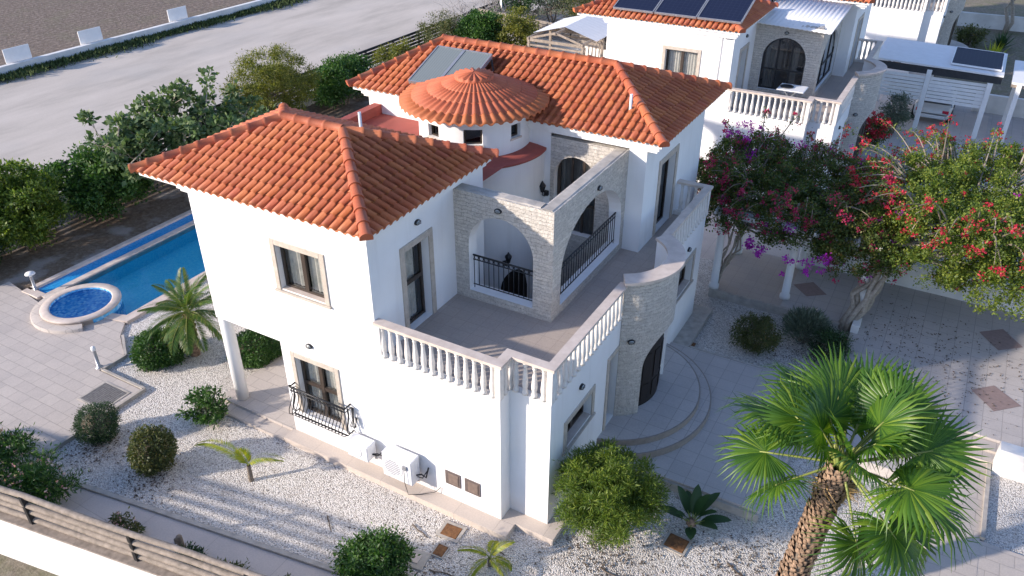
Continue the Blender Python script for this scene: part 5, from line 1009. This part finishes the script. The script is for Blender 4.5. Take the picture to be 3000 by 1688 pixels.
# ---- bougainvilleas on the right
def bougainvillea(label, loc, crowns, leafm, bractm, seed, shoots, trunk_to, nclump, per, nbract, tr=.12, branch='twig', spots=None):
    rng = np.random.default_rng(seed); rnd = random.Random(seed); t = thing('bougainvillea', label, 'flowering climber', loc); cl = []
    for (c, r_, k) in crowns: cl.append(ellipsoid(rng, int(nclump*k), c, r_, .5, -.6))
    cl = np.concatenate(cl); rad = .20*rng.uniform(.5, 1.5, len(cl)); p, o = clump_points(rng, cl, per, rad); extra, eo, tips = [], [], []
    mb = MB()
    for a, b, h in shoots:
        a, b = Vector(a), Vector(b); m = (a+b)/2+V(0, 0, h); pts = [a*(1-s)**2+m*2*s*(1-s)+b*s*s for s in np.linspace(0, 1, 9)]; mb.tube(pts, [.028-.020*i/8 for i in range(9)], 5); tips.append(tuple(b))
        for s in range(rnd.choice((1, 3, 5)), 9):
            for _ in range(12): extra.append(np.array(pts[s])+rng.normal(0, .06, 3)); eo.append(unit(rng.normal(0, 1, 3)+np.array([0, 0, .4])))
    if extra: p = np.concatenate([p, np.array(extra)]); o = np.concatenate([o, np.array(eo)])
    leaf_mesh('foliage', leafm, t, p, o, rng, .066, .65, .8); mb.build('shoots', branch, t)
    sel = cl[rng.integers(0, len(cl), nbract)]; cen = np.mean(cl, 0); bc = sel+unit(sel-cen)*.26*rng.uniform(.5, 1.4, (nbract, 1))+rng.normal(0, .09, (nbract, 3))
    for k, (mname, share) in enumerate(bractm):
        idx = rng.random(len(bc)) < share if k < len(bractm)-1 else np.ones(len(bc), bool); q = bc[idx]; bc = bc[~idx]
        if k == 0 and tips: q = np.concatenate([q, np.repeat(np.array(tips), 3, 0)+rng.normal(0, .10, (len(tips)*3, 3))])
        bp, bo = clump_points(rng, q, 16, .085*rng.uniform(.5, 1.6, len(q))); leaf_mesh('flowers', mname, t, bp, bo, rng, .055, .85, 1.0)
    if spots:
        q = np.array(spots)-np.array(loc); q = np.repeat(q, 4, 0)+rng.normal(0, .10, (len(q)*4, 3)); bp, bo = clump_points(rng, q, 26, .10*rng.uniform(.6, 1.5, len(q))); leaf_mesh('purple_flowers', 'bract_magenta', t, bp, bo, rng, .06, .85, 1.0)
    mb = MB()
    for k in range(9):
        a = 2*PI*k/9; b = Vector(trunk_to)+V(.25*math.cos(a), .25*math.sin(a), rnd.uniform(-.3, .3)); limb(mb, (tr*math.cos(a), tr*math.sin(a), -.05), b, tr*.55, tr*.28, rnd, 7, .05, 7)
        for j in range(5): e = cl[rnd.randrange(len(cl))]; limb(mb, b, tuple(e), .035, .010, rnd, 6, .06, 5)
    mb.build('trunk', 'pale_bark', t); return t
rnd = random.Random(123)
def rshoots(n, c, r_, up_, ln):
    S = []
    for k in range(n): a = rnd.uniform(0, 2*PI); b = V(c[0]+r_[0]*.75*math.cos(a), c[1]+r_[1]*.75*math.sin(a), c[2]+r_[2]*rnd.uniform(.2, .8)); S.append((b, b+V(math.cos(a)*ln*rnd.uniform(.3, 1), math.sin(a)*ln*rnd.uniform(.3, 1), up_*rnd.uniform(-.3, 1)), rnd.uniform(.1, .6)))
    return S
bougainvillea('tall green bougainvillea with red flowers and long pale arching shoots on the right', (4.85, 10.9, .05),
    [((1.6, .9, 2.7), (2.0, 1.7, 1.25), .6), ((3.2, 1.9, 2.6), (1.9, 2.2, 1.3), .6), ((.9, 2.8, 2.9), (1.9, 1.9, 1.2), .45), ((2.8, 4.4, 3.1), (2.5, 2.1, 1.1), .5), ((5.0, 3.2, 2.6), (1.8, 2.6, 1.3), .45), ((3.6, 6.0, 2.9), (2.2, 1.6, .9), .3), ((3.3, .5, 1.95), (1.6, 1.0, .8), .22)], 'leaf_bougain', [('bract_red', .97), ('bract_magenta', 1)], 131,
    rshoots(130, (2.4, 2.4, 2.9), (2.7, 3.0, 1.2), .8, 1.5)+[((1.0, 2.6, 3.3), (-.6, 4.6, 4.4), .5), ((1.2, 3.0, 3.3), (1.0, 5.2, 4.6), .4), ((2.2, 3.4, 3.4), (2.3, 6.2, 4.2), .6), ((2.8, 3.6, 3.2), (4.4, 5.6, 4.4), .5), ((.4, 2.4, 3.2), (-1.6, 4.0, 4.2), .5), ((3.2, 3.2, 3.2), (3.6, 5.4, 4.7), .5)], (.55, .35, 2.2), 540, 80, 165, .17)
bougainvillea('dark bougainvillea with purple and dull red flowers spreading over the white pergola', (.95, 11.2, .05),
    [((1.2, .3, 2.65), (2.2, 1.5, .9), .6), ((3.1, .9, 2.6), (1.9, 1.8, .9), .6), ((.2, 1.7, 3.0), (1.7, 1.9, 1.15), .6), ((2.2, 2.6, 2.8), (2.2, 1.5, .9), .5), ((3.7, -.3, 2.3), (1.1, .9, .8), .25)], 'leaf_bougain_dark', [('bract_dull', .72), ('bract_magenta', 1)], 132,
    rshoots(70, (1.8, 1.2, 2.9), (2.3, 2.2, .7), .7, 1.1)+[((.0, 1.2, 3.2), (-.9, 2.4, 4.2), .5), ((.3, 1.6, 3.3), (.0, 3.2, 4.5), .5), ((.5, 1.6, 3.3), (.9, 3.6, 4.4), .4)], (.5, .0, 2.3), 470, 85, 330, .07, 'bark', [(.3, 13.4, 4.0), (.6, 13.2, 3.95), (.85, 13.0, 3.9), (.0, 13.9, 4.05), (.3, 14.6, 3.9), (.7, 14.8, 3.85), (1.6, 14.4, 3.6), (.7, 13.2, 3.75), (.95, 13.0, 3.75), (1.1, 12.8, 3.7), (.5, 14.2, 3.7), (.9, 14.4, 3.7), (1.2, 14.1, 3.6), (2.1, 15.0, 3.5), (3.0, 15.2, 3.4), (1.9, 10.3, 2.3), (2.1, 10.0, 2.2), (2.4, 9.75, 2.3), (3.2, 9.6, 2.1), (3.6, 9.7, 2.2), (4.1, 9.9, 2.3), (1.3, 11.2, 3.0), (2.7, 10.6, 2.7)])
q = MB(); rnd = random.Random(5)
# ---- second villa plot plants, top right garden
bushy('potted_shrub', 'grey green upright shrub in front of the carport panel', 'shrub', (3.75, 28.1, -.1), .65, .65, .9, 'leaf_grey', 141, 36, 110, .3, .12, .25, .95, trunk=.04)
t = bushy('flowering_shrub', 'round crimson flowering shrub beside the stone tower of the second villa', 'flowering shrub', (3.3, 24.6, -.1), .55, .55, .75, 'leaf_bougain_dark', 142, 24, 90, .26, .10, .5, 1.1, trunk=.05); rng = np.random.default_rng(7); c = ellipsoid(rng, 60, (0, 0, 1.2), (.62, .62, .72), .85, -.2); p, o = clump_points(rng, c, 14, .09); leaf_mesh('flowers', 'bract_red', t, p, o, rng, .075, .85, 1.0)
bushy('garden_tree', 'dark spreading tree with a pale trunk at the top right corner', 'tree', (7.4, 50.8, -.1), 3.4, 2.4, 1.5, 'leaf_dark', 143, 70, 130, .6, .16, .5, 3.9, trunk=.13, stem='pale_bark', legs=2)
bushy('dark_bush', 'low dark bush in the top right garden left of the agave', 'bush', (5.6, 46.5, -.1), .9, .9, .6, 'leaf_olive', 144, 26, 70, .36, .16, .4, .6, trunk=.04)
rng = np.random.default_rng(9)
for k, (x, y, s_, m, lab) in enumerate(((7.0, 42.6, 1.25, 'frond_yellow', 'yellow green spiky rosette plant behind the carport solar panel'), (7.3, 46.0, 1.2, 'leaf_dark', 'dark spiky rosette plant under the corner tree'))):
    t = thing('agave', lab, 'plant', (x, y, -.12), 0, 'spiky rosettes in the corner garden'); vs, fs = [], []
    for j in range(60):
        a = j*2.4; el = R(80-70*(j/60)); d = np.array([math.cos(a)*math.cos(el), math.sin(a)*math.cos(el), math.sin(el)]); s = np.array([-math.sin(a), math.cos(a), 0]); b = len(vs); L = s_*rng.uniform(.8, 1.1)
        vs += [s*.03, d*L*.5+s*.05, d*L, d*L*.5-s*.05]; fs.append((b, b+1, b+2, b+3))
    npmesh('leaves', np.array(vs), np.array(fs), m, t); mb = MB(); mb.lathe([(0, -.05), (.14, -.05), (.10, .12), (0, .16)], 10); mb.build('stem', 'bark', t)
# weeds at the foot of the lot wall
rng = np.random.default_rng(77); n = 26000; y = rng.uniform(-10, 60, n); h = .5+.5*np.sin(y*.7)*np.sin(y*.31+1); p = np.stack([-38.72+np.abs(rng.normal(0, .42, n))*(.5+h), y, -.14+rng.random(n)*.16*(h+.3)], 1); o = leaf_mesh('weeds', 'weed', None, p, np.tile([0, 0, 1.], (n, 1)), rng, .22, .35, .6); o['kind'] = 'stuff'
# fallen leaves and sticks
rng = np.random.default_rng(78); n = 3000; cs = np.array([(-7.5, -2.7), (2.1, .4), (2.6, .1), (5.2, 1.6), (3.9, 9.1), (7.2, 9.3), (6.2, 11.2), (8.2, 10.5), (-1.2, -2.0), (-9.3, -2.7), (4.6, 1.2)]); sc = np.array([.55, .6, .9, .9, .8, 1.3, 1.5, 1.5, .9, .5, .8]); i = rng.integers(0, len(cs), n); xy = cs[i]+rng.normal(0, 1, (n, 2))*sc[i][:, None]*.7
z = np.where((xy[:, 1] > 7.7) & (xy[:, 0] > 5.1), .112, -.138); d = np.stack([rng.normal(0, 1, n), rng.normal(0, 1, n), np.zeros(n)], 1); nr = np.tile([0, 0, 1.], (n, 1))+rng.normal(0, .25, (n, 3)); l = rng.uniform(.03, .085, n); v, f = leaf_arrays(np.column_stack([xy, z+.012]), d, nr, l, l*.5, -.1); o = npmesh('fallen_leaves', v, f, 'dead_leaf'); o['kind'] = 'stuff'
rnd = random.Random(17)
for k, (x, y, a, L, lab) in enumerate(((-3.1, -1.75, -40, .45, 'short straight stick lying alone on the open gravel'), (-1.35, -.98, -15, .5, 'dark curved stick between the bright bush and the apron'), (.25, -.62, -10, .45, 'dark strip of bark beside the apron corner'), (-.35, -1.62, 12, .6, 'thin dark stick beside the small yellow palm'), (2.7, -.05, -8, 1.0, 'long dark irrigation stick below the round conifer like bush'), (4.7, 1.15, -30, .8, 'dry palm frond stalk left of the fan palm trunk'), (5.0, .75, 20, .6, 'broken dry frond nearest the fan palm trunk'))):
    mb = MB(); c = V(0, 0, .02); d = V(math.cos(R(a)), math.sin(R(a)), 0); limb(mb, -d*L/2+c, d*L/2+c, .016, .009, rnd, 5, .03, 5)
    if k >= 5:
        for j in range(9): s = d*L*(-.3+.08*j); limb(mb, s+c, s+c+V(rnd.gauss(0, .12), rnd.gauss(0, .12), .01), .008, .004, rnd, 3, .05, 4)
    tag(mb.build('fallen_stick', 'dead_leaf', None, 0, (x, y, GZ)), lab, 'stick', 'sticks fallen on the gravel')
